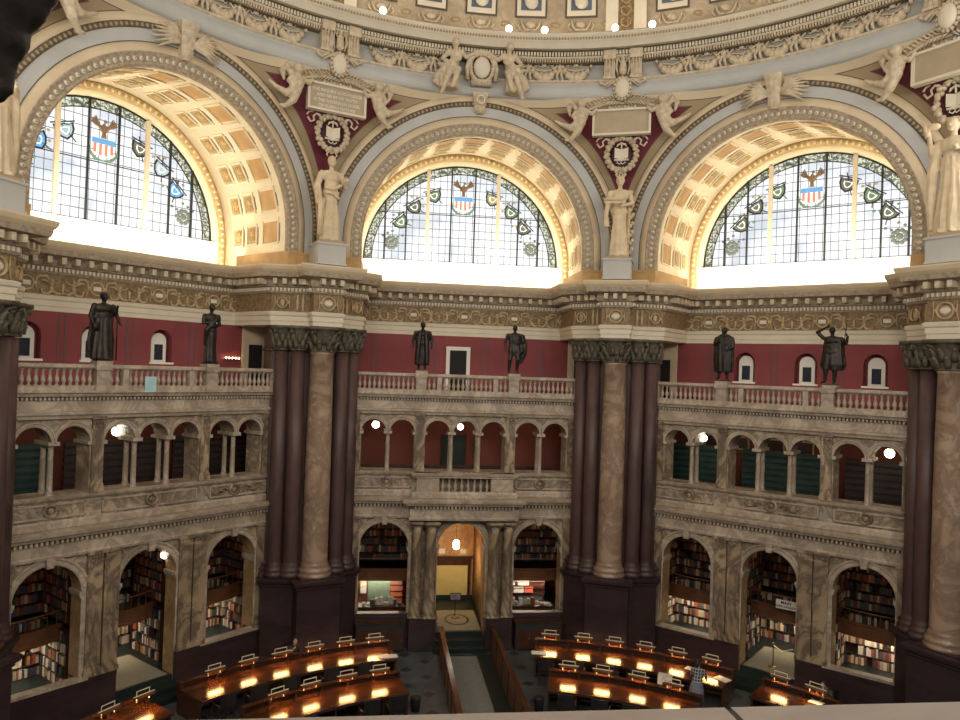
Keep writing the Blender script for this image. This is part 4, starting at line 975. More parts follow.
plaster_statue(22.5, 'ivory statue crowned with leaves holding an open tablet, right of the middle arch; blue grey pedestal under the tablet-bearing statue right of the middle arch', p_mid)
plaster_statue(67.5, 'ivory draped statue raising one arm at the right edge of the view; blue grey pedestal at the right edge of the view', p_right, 3.5)
plaster_statue(-67.5, 'ivory draped statue cut off at the left edge of the view; blue grey pedestal at the left edge of the view', p_farleft)

# ------------------------------------------------------------------ pendentive ornaments: plaque, wreath, children, palms, brackets
def cherub(m, s, seed=0):      # leaning winged child with trailing legs, s = side
    m.ell((0, -.14, .70), (.16, .16, .17), 12, 10); m.ell((0, -.10, .30), (.22, .17, .27), 10, 8); m.ell((s*.05, -.1, .1), (.2, .16, .16))
    m.cap((s*.02, -.08, .12), (s*.28, -.12, -.12), 0.162, 0.121); m.cap((s*.28, -.12, -.12), (s*.62, -.06, .02), 0.115, 0.068); m.cap((s*.62, -.06, .02), (s*.80, -.06, .14), 0.068, 0.047)
    m.cap((s*.0, -.08, .10), (s*.12, -.14, -.30), 0.162, 0.115); m.cap((s*.12, -.14, -.30), (s*.34, -.08, -.52), 0.108, 0.068); m.cap((s*.34, -.08, -.52), (s*.46, -.08, -.50), 0.068, 0.047)
    m.cap((-s*.12, -.08, .46), (-s*.34, -.12, .34), 0.095, 0.068); m.cap((-s*.34, -.12, .34), (-s*.46, -.12, .48), 0.068, 0.047)
    m.cap((s*.12, -.08, .46), (s*.26, -.1, .28), 0.095, 0.068); m.cap((s*.26, -.1, .28), (s*.16, -.16, .14), 0.068, 0.047)
    m.tube([(s*.10, .0, .45), (s*.32, .0, .80), (s*.42, .02, .60), (s*.34, .02, .30)], [.06, .12, .10, .03], 8)
def pend(deg, which):
    # plaque
    r = 13.98; (a, b_, _), rz = frame(deg, r)
    lbls = {-22.5: ('stone plaque with faint lettering left of the middle arch', 'left of the middle arch'), 22.5: ('blank stone plaque right of the middle arch', 'right of the middle arch'), 67.5: ('blank stone plaque cut by the right edge', 'at the right edge'), -67.5: ('blank stone plaque beyond the left edge', 'at the left edge')}[deg]
    root = empty('plaque', (a, b_, 20.62), rz); tag(root, lbls[0], 'plaque', 'plaques above the piers')
    m = MB(); m.box(-1.02, 1.02, -.02, .16, -.42, .42); m.build('tablet', mat('tablet_stone', (.50,.40,.27), .6, 0, .08, 2) if 'tab' not in M else M['tab'], root)
    m = MB()
    for z in (-.50, .42): m.box(-1.10, 1.10, -.10, .16, z, z+.08)
    for x in (-1.10, 1.02): m.box(x, x+.08, -.10, .16, -.42, .42)
    m.build('frame', M['cream_l'], root)
    if deg == -22.5:
        font_rows = ['THE INQUIRY KNOWLEDGE', 'AND BELIEF OF TRUTH', 'IS THE SOVEREIGN GOOD', 'OF HUMAN NATURE']
        for i, tx in enumerate(font_rows):
            o = text_mesh('inscription', tx, .148, M['frieze_text'], .004); o.parent = root; o.location = (0, -.03, .20-.185*i); o.rotation_euler = (PI/2, 0, 0)
    # wreath with an open book
    (a, b_, _), rz = frame(deg, 14.42)
    root = empty('wreath_medallion', (a, b_, 19.50), rz); tag(root, 'oval wreath with an open book inside, under the plaque '+lbls[1], 'medallion', 'book medallions above the statues')
    m = MB()
    for k in range(44):
        t = 2*PI*k/44; e = 1+.12*(k % 2); m.ell((.53*e*math.cos(t), -.02-.05*(k % 3), .60*e*math.sin(t)), (.10, .09, .10), 6, 4)
    m.build('wreath', M['relief'], root, True)
    m = MB(); m.ell((0, .06, 0), (.42, .05, .5), 20, 6); m.build('ground', mat('dark_maroon_ground', (.06,.012,.018), .6) if 'dmg' not in M else M['dmg'], root, True)
    m = MB()
    for s in (-1, 1): m.poly([(0,-.06,-.2),(s*.26,-.12,-.16),(s*.26,-.12,.24),(0,-.06,.18)] if s > 0 else [(0,-.06,-.2),(0,-.06,.18),(-.26,-.12,.24),(-.26,-.12,-.16)])
    m.box(-.27, .27, -.06, .02, -.24, -.18)
    for s in (-1, 1): m.tube([(0, -.08, -.28), (s*.12, -.1, -.24), (s*.16, -.1, -.34), (s*.05, -.1, -.40), (0, -.1, -.34)], .022, 5)
    m.tube([(0, -.06, .2), (0, -.1, .45)], .03, 5)
    for s in (-1, 1): m.tube([(0, -.08, .42), (s*.14, -.08, .36), (s*.18, -.08, .28)], [.03, .04, .02], 5)
    m.build('open_book', M['cream_l'], root)
    for s in (-1, 1):
        m = MB(); m.tube([(s*.45, -.05, .50), (s*.62, -.06, .62), (s*.74, -.06, .50), (s*.70, -.06, .36), (s*.84, -.06, .28), (s*.95, -.06, .44)], .04, 5)
        m.tube([(s*.45, -.05, .55), (s*.66, -.06, .70), (s*.9, -.06, .64), (s*.98, -.06, .52)], .035, 5); m.build('ribbon', M['cream_l'], root, True)
    m = MB()
    for s in (-1, 1): m.tube([(0, -.05, -.60), (s*.10, -.08, -.68), (s*.20, -.06, -.80), (s*.14, -.06, -.86)], .03, 5)
    m.build('ribbon_tail', M['cream_l'], root, True)
    # two children
    for s in (-1, 1):
        if abs(deg) > 60 and s*deg > 0: continue
        dg2 = deg+s*6.3; (a, b_, _), rz2 = frame(dg2, 14.02)
        m = MB(); cherub(m, s); m.v = [(x*1.22, y*1.3, z*1.15) for x, y, z in m.v]; o = remesh('cherub', m, M['relief'], .026, None, 1, (a, b_, 20.55), rz2)
        tag(o, 'winged plaster child leaning on the %s side of the plaque %s' % ('left' if s < 0 else 'right', lbls[1]), 'sculpture', 'winged children beside the plaques')
    # palms over the plaque
    (a, b_, _), rz = frame(deg, 14.02); m = MB()
    for s in (-1, 1):
        m.tube([(s*-.2, 0, .30), (s*.5, -.02, .42), (s*1.0, -.02, .30), (s*1.5, 0, -.02)], .035, 5)
        for k in range(12):
            t = k/11; x0 = s*(.0+1.38*t); z0 = .38-.34*t*t
            m.tube([(x0, -.02, z0), (x0+s*.12, -.12, z0+.14), (x0+s*.30, -.06, z0+.17-.1*t)], [.02, .042, .008], 5)
            m.tube([(x0, -.02, z0), (x0+s*.14, -.12, z0-.14), (x0+s*.28, -.06, z0-.26)], [.02, .042, .008], 5)
    for k in range(9): m.ell((-.48+.12*k, -.02, .05+.03*math.cos(k*2.4)), (.07, .06, .06), 6, 4)
    o = m.build('palm_garland', M['relief'], None, True, (a, b_, 21.12), rz); tag(o, 'crossed palm fronds over the plaque '+lbls[1], 'garland', 'palm garlands over the plaques')
    # bracket pair with shield on the ring
    (a, b_, _), rz = frame(deg, 13.95)
    root = empty('bracket_group', (a, b_, 21.6), rz); tag(root, 'pair of fluted brackets over a shield, dome ring, '+lbls[1], 'bracket', 'bracket pairs in the dome ring')
    for s in (-1, 1):
        m = MB(); x = s*.50; m.box(x-.20, x+.20, -.16, .2, .72, 1.62); m.box(x-.23, x+.23, -.30, .1, 1.36, 1.70); m.box(x-.23, x+.23, -.2, .1, .64, .74)
        for k in (-1, 0, 1): m.tube([(x+k*.11, -.17, .76), (x+k*.11, -.19, 1.2), (x+k*.11, -.30, 1.36)], .035, 5)
        m.tube([(x-s*.1, -.1, .62), (x+s*.16, -.12, .42), (x+s*.34, -.1, .52), (x+s*.26, -.1, .62)], .06, 6)
        m.build('bracket', M['relief'], root)
    m = MB(); m.ell((0, -.16, .26), (.28, .14, .38), 12, 8); m.build('shield', M['cream_l'], root, True)
    m = MB()
    for k in range(16): t = 2*PI*k/16; m.ell((.31*math.cos(t), -.12, .26+.42*math.sin(t)), (.07, .07, .07), 6, 4)
    m.tube([(-.62, -.05, .34), (-.4, -.1, .5), (0, -.08, .72), (.4, -.1, .5), (.62, -.05, .34)], .05, 5); m.build('shield_border', M['relief'], root, True)
    m = MB(); m.ell((0, -.10, 1.42), (.08, .09, .10)); m.cap((0, -.08, 1.25), (0, -.10, .92), .12, .15)
    for s in (-1, 1): m.tube([(s*.05, -.06, 1.2), (s*.22, -.04, 1.48), (s*.26, -.04, 1.1), (s*.18, -.04, .8)], [.04, .07, .06, .03], 6)
    m.build('winged_figure', M['relief'], root, True)
M['tab'] = mat('tablet_stone', (.43,.345,.23), .6, 0, .08, 2); M['dmg'] = mat('dark_maroon_ground', (.05,.012,.018), .6)
for d_ in (-22.5, 22.5, 67.5, -67.5): pend(d_, d_)

# keystones on the great arches
def keystone(bay, label):
    sh_ = .34 if bay == 'back' else 0
    loc, rz = frame(BAYS[bay], A)
    root = empty('keystone_console', (loc[0], loc[1], 0), rz); tag(root, label, 'keystone', 'carved keystones of the great arches')
    m = MB(); rows = []
    for z, w, y in ((20.44, .13, -1.04), (20.56, .19, -1.12), (20.9, .21, -1.10), (21.2, .25, -1.18), (21.5, .29, -1.26), (21.62, .30, -1.25)): z = 21.62-(21.62-z)*(1-sh_*1.1); rows.append([(-w, -.85, z), (-w, y, z), (-w*.35, y-.06, z), (w*.35, y-.06, z), (w, y, z), (w, -.85, z)])
    m.grid(rows); m.poly([rows[0][k] for k in range(6)]); m.poly([rows[-1][k] for k in range(6)][::-1]); m.build('console', M['relief'], root)
    m = MB()
    if bay == 'back':
        m.arc(0, 21.30, [(.12, -1.38), (.13, -1.46), (.17, -1.46), (.18, -1.36)], 14, 0, 2*PI); m.build('ring', M['cream_l'], root, True)
    else:
        for s in (-1, 1):
            for k in range(8):
                a = math.radians(-22+9.5*k); ln = 1.05-.04*abs(k-3)
                m.tube([(s*.15, -1.05, 20.95), (s*(.15+ln*.55*math.cos(a)), -1.22, 20.98+ln*.55*math.sin(a)), (s*(.15+ln*math.cos(a)), -1.14, 20.95+ln*math.sin(a)*.95-.08)], [.05, .065, .015], 5)
            for k in range(0):
                x = s*(.32+.09*k); m.tube([(s*.3, -1.0, 20.95+.04*k), (x, -1.12, 21.2+.05*math.sin(k)), (x+s*.22, -1.1, 21.40-.05*k)], [.04, .055, .015], 5)
                m.tube([(s*.3, -1.0, 20.95), (x, -1.10, 20.98), (x+s*.10, -1.1, 20.78+.02*k)], [.04, .05, .015], 5)
        m.build('palm_sprays', M['relief'], root, True)
keystone('left', 'carved keystone with palm sprays at the crown of the left arch')
keystone('right', 'carved keystone with palm sprays at the crown of the right arch')
keystone('back', 'plain carved keystone under the large cartouche of the middle arch')
# large cartouche with two seated figures over the middle arch
root = empty('large_cartouche', (0, 13.74, 21.98), 0); root.scale = (.74, .9, .86); tag(root, 'large scrolled oval cartouche over the middle arch', 'cartouche')
m = MB(); m.ell((0, -.18, .62), (.44, .20, .48), 16, 10); m.build('oval_field', M['cream_l'], root, True)
m = MB()
for k in range(26):
    t = 2*PI*k/26; w = 1+.25*max(0, math.sin(t)); m.ell((.58*w*math.cos(t), -.10, .62+.62*math.sin(t)), (.13, .13, .11), 8, 5)
m.tube([(-.72, -.05, .1), (-.78, -.12, .6), (-.62, -.12, 1.1), (-.3, -.1, 1.32), (0, -.12, 1.36), (.3, -.1, 1.32), (.62, -.12, 1.1), (.78, -.12, .6), (.72, -.05, .1)], .11, 8)
m.box(-.52, .52, -.18, .2, -.12, .12); m.build('scrolled_border', M['relief'], root, True)
def seated(m, s):
    H = 1.0
    m.ell((s*.02, -.2, 1.44), (.13, .15, .16), 12, 10); m.cap((0, -.15, 1.24), (s*.01, -.18, 1.32), 0.075, 0.075); m.ell((0, -.12, 1.06), (.21, .15, .20)); m.ell((s*.05, -.12, .82), (.17, .14, .22)); m.ell((s*.08, -.14, .60), (.22, .18, .17))
    m.cap((s*.10, -.18, .60), (-s*.06, -.50, .42), 0.163, 0.112); m.cap((-s*.06, -.50, .42), (s*.10, -.45, -.12), 0.106, 0.062); m.cap((s*.10, -.45, -.12), (s*.13, -.56, -.18), 0.062, 0.037)
    m.cap((s*.12, -.18, .56), (s*.22, -.50, .30), 0.163, 0.112); m.cap((s*.22, -.50, .30), (s*.42, -.42, -.32), 0.106, 0.062); m.cap((s*.42, -.42, -.32), (s*.46, -.52, -.38), 0.062, 0.037)
    m.cap((s*.20, -.12, 1.16), (s*.42, -.16, .88), 0.094, 0.069); m.cap((s*.42, -.16, .88), (s*.14, -.36, .66), 0.069, 0.050); m.cap((-s*.18, -.12, 1.16), (-s*.34, -.16, .98), 0.094, 0.069); m.cap((-s*.34, -.16, .98), (-s*.56, -.14, 1.14), 0.069, 0.050)
    for q in (( s*.14,-.36,.66), (-s*.56,-.14,1.14)):
        m.ell(q, (.05, .05, .06))
        for k in range(4): m.cap(q, (q[0]+(k-1.5)*.02, q[1]-.05, q[2]-.06), .018, .012, 6)
    m.tube([(s*.3, -.1, .62), (s*.5, -.15, .4), (s*.62, -.1, .1), (s*.5, -.1, .0)], [.1, .12, .10, .04], 8)
    m.tube([(s*.2, -.2, .5), (s*.3, -.36, .2), (s*.2, -.3, -.1)], [.12, .12, .05], 8)
    m.lathe([(.30, -.1), (.30, .15), (.26, .45), (.22, .7)], 24, (s*.2, -.16, 0), 0, 1, .8, True, .10, 7)
    m.tube([(-s*.15, -.2, .95), (s*.1, -.30, .75), (s*.35, -.2, .6), (s*.55, -.1, .75)], [.08, .12, .12, .05], 8)
for s in (-1, 1):
    m = MB(); seated(m, s); m.v = [(x*1.2, y*1.15, z*1.14) for x, y, z in m.v]; o = remesh('seated_figure', m, M['relief'], .025, None, 1, (s*1.02, 13.72, 21.72), 0)
    tag(o, 'seated plaster figure on the %s side of the large cartouche' % ('left' if s < 0 else 'right'), 'sculpture', 'seated figures beside the large cartouche')
# ------------------------------------------------------------------ alcoves behind the arcades
BOOKS = []        # (world matrix, (w, d, h), colour, group)
def shelf_books(Tm, w, zs, h, dep, grp, fill=.93, seed=0, cols=(0,1,2,3,4,5,6,7)):
    rnd = random.Random(seed)
    for z in zs:
        x = -w/2+.02
        while x < w/2-.08:
            bw = rnd.uniform(.055, .115)
            if rnd.random() > fill: x += rnd.uniform(.1, .3); continue
            bh = h*rnd.uniform(.62, .86)
            BOOKS.append((Tm @ Matrix.Translation((x+bw/2, -dep/2-.01, z+bh/2)), (bw*.94, dep*.8, bh), rnd.choice(cols), grp)); x += bw
def bookcase(bay, u, y, ang, w, z0, z1, n, label, grp, seed, cols, fill=.93):
    # back of the case lies at local y; it faces -y when ang = 0
    (wx, wy, _) = wpt(BAYS[bay], A, u, y, 0); rz = frame(BAYS[bay], A)[1]+ang
    root = empty('bookcase', (wx, wy, z0), rz); tag(root, label, 'bookcase', None)
    h = (z1-z0)/n; dep = .26
    m = MB(); m.box(-w/2, w/2, -.02, 0, 0, z1-z0); m.build('back_panel', M['shelf'], root)
    m = MB()
    for k in range(n+1): m.box(-w/2, w/2, -dep, 0, k*h-.012, k*h+.012)
    m.build('shelves', M['shelf'], root)
    m = MB()
    for x in (-w/2, w/2-.03): m = MB(); m.box(x, x+.03, -dep-.01, 0, 0, z1-z0); m.build('side_panel', M['wood_d'], root)
    Tm = Matrix.Translation((wx, wy, z0)) @ Matrix.Rotation(rz, 4, 'Z')
    shelf_books(Tm, w-.06, [k*h+.015 for k in range(n)], h, dep, grp, fill, seed, cols)
ORD = {'left': ('leftmost', 'middle', 'right-hand'), 'right': ('left-hand', 'middle', 'rightmost'), 'back': ('left', 'middle', 'right')}
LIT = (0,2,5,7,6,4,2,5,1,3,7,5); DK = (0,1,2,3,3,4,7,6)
def alcove(bay):
    loc, rz = frame(BAYS[bay], A)
    m = MB(); m.box(-5.4, 5.4, .95, 6.5, .50, .55); fl = m.build('floor', M['green'], None, False, loc, rz) if False else m.build('alcove_floor', M['green'], SCR[bay])
    m = MB(); m.box(-5.4, 5.4, .95, 6.5, 5.12, 5.2); m.build('alcove_ceiling', M['cream'], SCR[bay])
    m = MB(); m.box(-5.4, 5.4, 6.45, 6.5, .5, 5.2); m.build('alcove_back', M['wood_d'], SCR[bay])
    m = MB()
    for u in (-5.1, -1.55, 1.55, 5.1): m.box(u-.08, u+.08, .95, 6.4, .5, 5.12)
    m.build('alcove_partitions', M['red'] if bay == 'back' else M['wood_r'], SCR[bay])
    for i, c in enumerate(GC):
        if bay == 'back' and c == 0: continue
        nm = '%s arch of the %s bay' % (ORD[bay][i], {'left': 'left', 'right': 'right', 'back': 'middle'}[bay])
        sd = hash_(bay)*10+i; w = 2.9 if c == 0 else 3.2
        a0, a1 = (-1.45, 1.45) if c == 0 else ((1.65, 5.0) if c > 0 else (-5.0, -1.65)); cu = (a0+a1)/2; w = a1-a0
        yb = 3.3 if not (c == 0) else 3.9
        g1 = 'books on the lit lower shelves, '+nm; g2 = 'books on the dark upper shelves, '+nm
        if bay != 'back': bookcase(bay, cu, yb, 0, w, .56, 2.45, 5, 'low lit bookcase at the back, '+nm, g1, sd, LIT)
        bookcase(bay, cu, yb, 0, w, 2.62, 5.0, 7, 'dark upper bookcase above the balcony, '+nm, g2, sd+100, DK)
        # one side case per level, on the side the camera can see
        s = -1 if bay == 'right' or (bay == 'back' and c > 0) else 1
        if bay == 'left': s = 1
        if bay == 'back': s = 1
        us = (a1-.02) if s > 0 else (a0+.02); ag = -s*PI/2
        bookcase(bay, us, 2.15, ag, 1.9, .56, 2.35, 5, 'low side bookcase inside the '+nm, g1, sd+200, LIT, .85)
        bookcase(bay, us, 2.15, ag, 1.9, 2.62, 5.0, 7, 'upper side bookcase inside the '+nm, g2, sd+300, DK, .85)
        # balcony
        root = empty('alcove_balcony', wpt(BAYS[bay], A, cu, 0, 0), rz); tag(root, 'brown wooden balcony across the '+nm, 'balcony')
        yf = 1.55 if bay != 'back' else 2.1
        m = MB(); N = 10; rows = []
        pth = [(a0-cu+(a1-a0)*k/N, yf-.0+.45*(abs(2*k/N-1)**2.0)*(-1 if False else 1)*(.8)) for k in range(N+1)] if bay != 'back' else [(a0-cu, yf), (a1-cu, yf)]
        m.mould(pth, [(0, 1.98), (.04, 2.0), (.04, 2.06), (0, 2.1), (0, 2.42), (.05, 2.45), (.05, 2.50), (-.08, 2.50)]); m.build('front_panel', M['wood_r'], root)
        m = MB(); m.poly([(x, y, 1.99) for x, y in pth]+[(a1-cu, yb, 1.99), (a0-cu, yb, 1.99)]); m.poly([(x, y, 2.06) for x, y in pth]+[(a1-cu, yb, 2.06), (a0-cu, yb, 2.06)]); m.build('floor_slab', M['wood_d'], root)
        m = MB(); m.tube([(x, y, 2.92) for x, y in pth], .022, 6)
        for x, y in pth: m.tube([(x, y, 2.5), (x, y, 2.92)], .012, 5)
        m.build('rail', M['wood_r'], root)
        # lamp under the balcony
        m = MB(); m.box(-w*.3, w*.3, -.06, .06, 0, .03); o = m.build('strip_lamp', M['bulbstrip'], None, False, wpt(BAYS[bay], A, cu, yb-.55, 1.93), rz); tag(o, 'glowing strip lamp under the balcony in the '+nm, 'lamp', 'strip lamps under the alcove balconies')
def hash_(s): return sum(ord(c) for c in s)
M['bulbstrip'] = emit('lit_strip', (1,.80,.56), 26)
for b_ in BAYS: alcove(b_)
def boxthing(name, u, y, bay, dims, z, mt, label, cat, group=None, rot=0):
    loc, rz = frame(BAYS[bay], A); m = MB(); m.box(-dims[0]/2, dims[0]/2, -dims[1]/2, dims[1]/2, 0, dims[2])
    o = m.build(name, mt, None, False, wpt(BAYS[bay], A, u, y, z), rz+rot); tag(o, label, cat, group); return o
# doorway carpets, steps
for bay in BAYS:
    s_ = SCR[bay]; m = MB(); m.box(-.95, .95, -.0, .95, .0, .55); m.box(-1.0, 1.0, -.45, 0, 0, .36); m.box(-1.05, 1.05, -.85, -.45, 0, .18); m.build('doorway_steps', M['green'], s_)
    boxthing('carpet', 0 if bay != 'back' else .05, 1.35 if bay != 'back' else 1.4, bay, (1.7, 2.5, .012), .552, M['rug'], 'pale grey carpet inside the doorway of the %s bay' % {'left': 'left', 'right': 'right', 'back': 'middle'}[bay], 'carpet', None)
loc, rz = frame(0, A)
m = MB(); m.arc(.05, 0, [(.42, 1.25), (.52, 1.25)], 28, 0, 2*PI); m.v = [(x, 1.45+z*1.35, .567) for x, y, z in m.v]
m.build('carpet_medallion', M['wood_d'], SCR['back'])
# middle vestibule
m = MB(); m.archwall(-1.45, 1.45, .55, 5.1, [(0.15, .62, 2.55, .55)], 4.3, 4.4, 12); m.build('vestibule_wall', M['vest'] if 'vest' in M else M['marble'], SCR['back']) if False else None
M['vest'] = marble('amber_vestibule_marble', (.46,.24,.10), (.60,.36,.16), (.22,.10,.05), 1.2, .45, .5)
m = MB()
for s in (-1, 1): m.box(min(s*1.02, s*1.46), max(s*1.02, s*1.46), .63, 4.4, .55, 3.95)
rows = [[(1.02*math.cos(PI*i/16), y, 3.92+1.0*math.sin(PI*i/16)) for i in range(17)] for y in (.6, 4.4)]; m.grid(rows)
m.build('vestibule_vault', M['vest'], SCR['back'], True)
m = MB(); m.box(-1.02, 1.02, 4.32, 4.4, .55, 5.0); m.build('vestibule_end', M['vest'], SCR['back'])
m = MB(); m.box(-.72, .78, 4.26, 4.32, .60, 2.12); m.build('yellow_panel', M['yellow'], SCR['back'])
m = MB(); m.box(-.80, .92, 4.20, 4.32, 2.10, 2.42); m.box(-.85, 1.0, 4.18, 4.32, 2.42, 2.5); m.box(.80, .90, 4.20, 4.32, .55, 2.12); m.build('door_head', M['wood_d'], SCR['back'])
m = MB(); m.box(-1.02, 1.02, 4.22, 4.26, .56, .74); m.build('dado', M['green'], SCR['back'])
boxthing('picture', -.42, 4.24, 'back', (.30, .04, .22), 2.62, M['bright'] if 'bright' in M else M['paper'], 'small pale framed notice above the door head in the middle doorway, left one', 'picture')
boxthing('picture', .55, 4.24, 'back', (.26, .04, .22), 2.60, M['paper'], 'small pale framed notice above the door head in the middle doorway, right one', 'picture')
# pendant lantern
def pendant(bay, u, y, z, ztop, r, label, lantern=False):
    root = empty('pendant_lamp', wpt(BAYS[bay], A, u, y, z), frame(BAYS[bay], A)[1]); tag(root, label, 'lamp', 'lamps hanging in the arches')
    m = MB(); m.tube([(0, 0, r*.9), (0, 0, ztop-z)], .012, 6); m.build('rod', M['bronze'], root)
    m = MB(); m.lathe([(r*.2, r*.8), (r*.45, r*.95), (r*.4, r*1.1), (.02, r*1.3)], 10); m.build('cap', M['brass'], root)
    m = MB()
    if lantern: m.lathe([(r*.3, -r*1.5), (r*.75, -r*1.2), (r*.85, 0), (r*.6, r*.7), (r*.2, r*.9)], 12)
    else: m.ell((0, 0, 0), (r, r, r), 14, 10)
    m.build('shade', M['globe'], root, True)
pendant('back', -.02, 1.9, 3.62, 4.4, .17, 'glowing lantern hanging in the middle doorway', True)
pendant('back', -3.56, 1.0, 8.62, 9.15, .15, 'square-looking bright globe in the leftmost upper arch of the middle bay')
pendant('back', -.10, 1.1, 8.60, 9.15, .13, 'bright globe in the centre upper arch of the middle bay')
pendant('left', -.72, 1.0, 8.60, 9.15, .15, 'bright globe in an upper arch of the left bay')
pendant('right', -2.95, 1.0, 8.60, 9.15, .14, 'bright globe in the second upper arch of the right bay')
pendant('right', 3.56, 1.0, 8.62, 9.15, .16, 'bright globe in the rightmost upper arch of the right bay')
pendant('left', .85, .55, 4.42, 4.9, .13, 'bright globe under the crown of the middle ground arch of the left bay')
def stand_sign(bay, u, y, z, label, h, w=.46):
    root = empty('sign_stand', wpt(BAYS[bay], A, u, y, z), frame(BAYS[bay], A)[1]); tag(root, label, 'sign')
    m = MB(); m.lathe([(.16, 0), (.15, .03), (.03, .05)], 14); m.build('base', M['brass'], root, True)
    m = MB(); m.tube([(0, 0, .04), (0, 0, h)], .016, 8); m.build('pole', M['bronze'], root)
    if w:
        m = MB(); m.box(-w/2, w/2, -.02, .02, h, h+.30); o = m.build('sign_frame', M['wood_d'], root)
        m = MB(); m.box(-w/2+.03, w/2-.03, -.026, -.02, h+.03, h+.27); m.build('sign_face', M['mauve'], o)
        m = MB()
        for k in range(3): m.box(-w/2+.07, w/2-.09-.05*k, -.03, -.026, h+.08+k*.06, h+.10+k*.06)
        m.build('lettering_lines', M['black'], o)
    else:
        m = MB(); m.tube([(-.02, 0, h), (.02, 0, h+.05)], .04, 8); m.tube([(0, 0, h-.05), (.3, .05, h-.22), (.65, .1, h-.06)], .02, 6); m.build('rope_head', M['brass'], root)
M['mauve'] = mat('mauve_sign_face', (.42,.33,.42), .5)
stand_sign('back', .0, 1.7, .57, 'small framed notice on a thin stand in the middle doorway', .72)
stand_sign('right', .06, .55, .57, 'slim rope post standing in the doorway of the right bay', .85, 0)
# hanging sign in the doorway of the right bay
o = boxthing('hanging_sign', .36, .92, 'right', (.72, .03, .32), 2.64, M['paper'], 'white sign with dark lettering hanging in the doorway of the right bay', 'sign')
for i, tx in enumerate(('MAIN', 'CARD CATALOG')):
    t_ = text_mesh('lettering', tx, .15 if i == 0 else .095, M['black']); t_.parent = o; t_.location = (0, -.02, .18-.12*i); t_.rotation_euler = (PI/2, 0, 0)
m = MB(); m.tube([(-.3, 0, .32), (-.3, 0, 2.0)], .006, 4); m.tube([(.3, 0, .32), (.3, 0, 2.0)], .006, 4); m.build('cord', M['bronze'], o)
# low dark cabinets in front of the middle bay
for s in (-1, 1):
    root = empty('low_cabinet', wpt(0, A, s*3.1, -.42, 0), 0); tag(root, 'low dark cabinet under the %s ground arch of the middle bay' % ('left' if s < 0 else 'right'), 'cabinet', 'low cabinets in front of the middle bay')
    m = MB(); m.box(-.93, .93, -.22, .22, .06, 1.10); m.build('body', M['cloth_dark'], root)
    m = MB(); m.box(-.98, .98, -.26, .24, 1.10, 1.16); m.build('top', M['wood_d'], root)
    for x0 in (-.88, -.28, .32):
        m = MB(); m.box(x0, x0+.56, -.245, -.22, .14, .84); o = m.build('door', M['wood_d'], root)
        m = MB(); m.ell((x0+.5, -.255, .5), (.02, .02, .02)); m.build('knob', M['brass'], o)
    m = MB()
    for x in (-.88, .88):
        for y in (-.18, .18): m.box(x-.04, x+.04, y-.04, y+.04, 0, .06)
    m.build('feet', M['wood_d'], root)
    rn = random.Random(5+s)
    for k in range(9):     # papers, trays and boxes seen through the arch behind the cabinet
        w_ = rn.uniform(.16, .34); h_ = rn.uniform(.06, .3)
        boxthing('paper_stack', s*3.07-.72+.18*k, 1.25+rn.uniform(0, .3), 'back', (w_*.7, .24, h_), 1.22, M[rn.choice(['paper', 'cloth_w', 'book5', 'book0', 'book7', 'book2'])], 'stack of papers or box on the counter inside the %s arch of the middle bay' % ('left' if s < 0 else 'right'), 'papers', 'papers on the counter inside the %s arch' % ('left' if s < 0 else 'right'))
    boxthing('counter', s*3.07, 1.35, 'back', (1.9, .6, .66), .56, M['wood_d'], 'dark counter inside the %s ground arch of the middle bay' % ('left' if s < 0 else 'right'), 'counter')
# things behind the counters of the middle bay
for s in (-1, 1):
    side = 'left' if s < 0 else 'right'
    if s < 0:
        boxthing('green_board', s*3.07-.12, 2.9, 'back', (.95, .05, 1.45), .56, mat('grey_green_board', (.11,.16,.12), .6), 'grey green board standing behind the counter, left arch of the middle bay', 'board')
        its = [(.62, .9, .5, .22, (.42,.09,.04)), (.62, 1.16, .5, .2, (.50,.14,.06)), (.62, 1.4, .5, .22, (.42,.12,.07)), (.62, 1.66, .5, .2, (.38,.16,.1)), (-.78, 1.3, .25, .3, (.5,.5,.45)), (-.78, 1.62, .25, .2, (.55,.5,.4))]
    else:
        its = [(-.62, 1.62, .5, .24, (.42,.50,.62)), (.0, 1.62, .5, .24, (.62,.60,.56)), (-.7, 1.3, .38, .22, (.62,.42,.06)), (-.2, 1.3, .45, .22, (.6,.58,.54)), (.25, 1.3, .38, .22, (.62,.12,.07)), (-.6, .98, .5, .2, (.58,.10,.05)), (.35, .96, 1.0, .09, (.12,.16,.19)), (.35, 1.08, 1.0, .09, (.10,.13,.16)), (-.5, .7, .5, .22, (.25,.1,.06)), (.4, .74, .9, .1, (.08,.12,.11))]
    nm_ = 'open_shelf'; root = empty(nm_, wpt(0, A, s*3.07, 2.95, .56), 0); tag(root, 'open shelf of coloured boxes behind the counter, %s arch of the middle bay' % side, 'shelf')
    m = MB()
    for z in (.1, .34, .62, .94, 1.22) if s > 0 else (.1, .32, .58, .82, 1.08): m.box(-.95 if s > 0 else .36, .95, -.3, 0, z-.02+ .0, z)
    m.build('shelf_boards', M['shelf'], root); m = MB(); m.box(-1.0, 1.0, 0, .03, 0, 1.5); m.build('back_panel', M['red2'], root)
    for q, (du, z, w_, h_, c_) in enumerate(its):
        boxthing('storage_box', s*3.07+du, 2.78, 'back', (w_, .22, h_), z, mat('box_card_%d_%d' % (s+1, q), c_, .6, 0, .05), 'coloured box on the open shelf behind the counter, %s arch of the middle bay' % side, 'box', 'coloured boxes in the %s arch of the middle bay' % side)
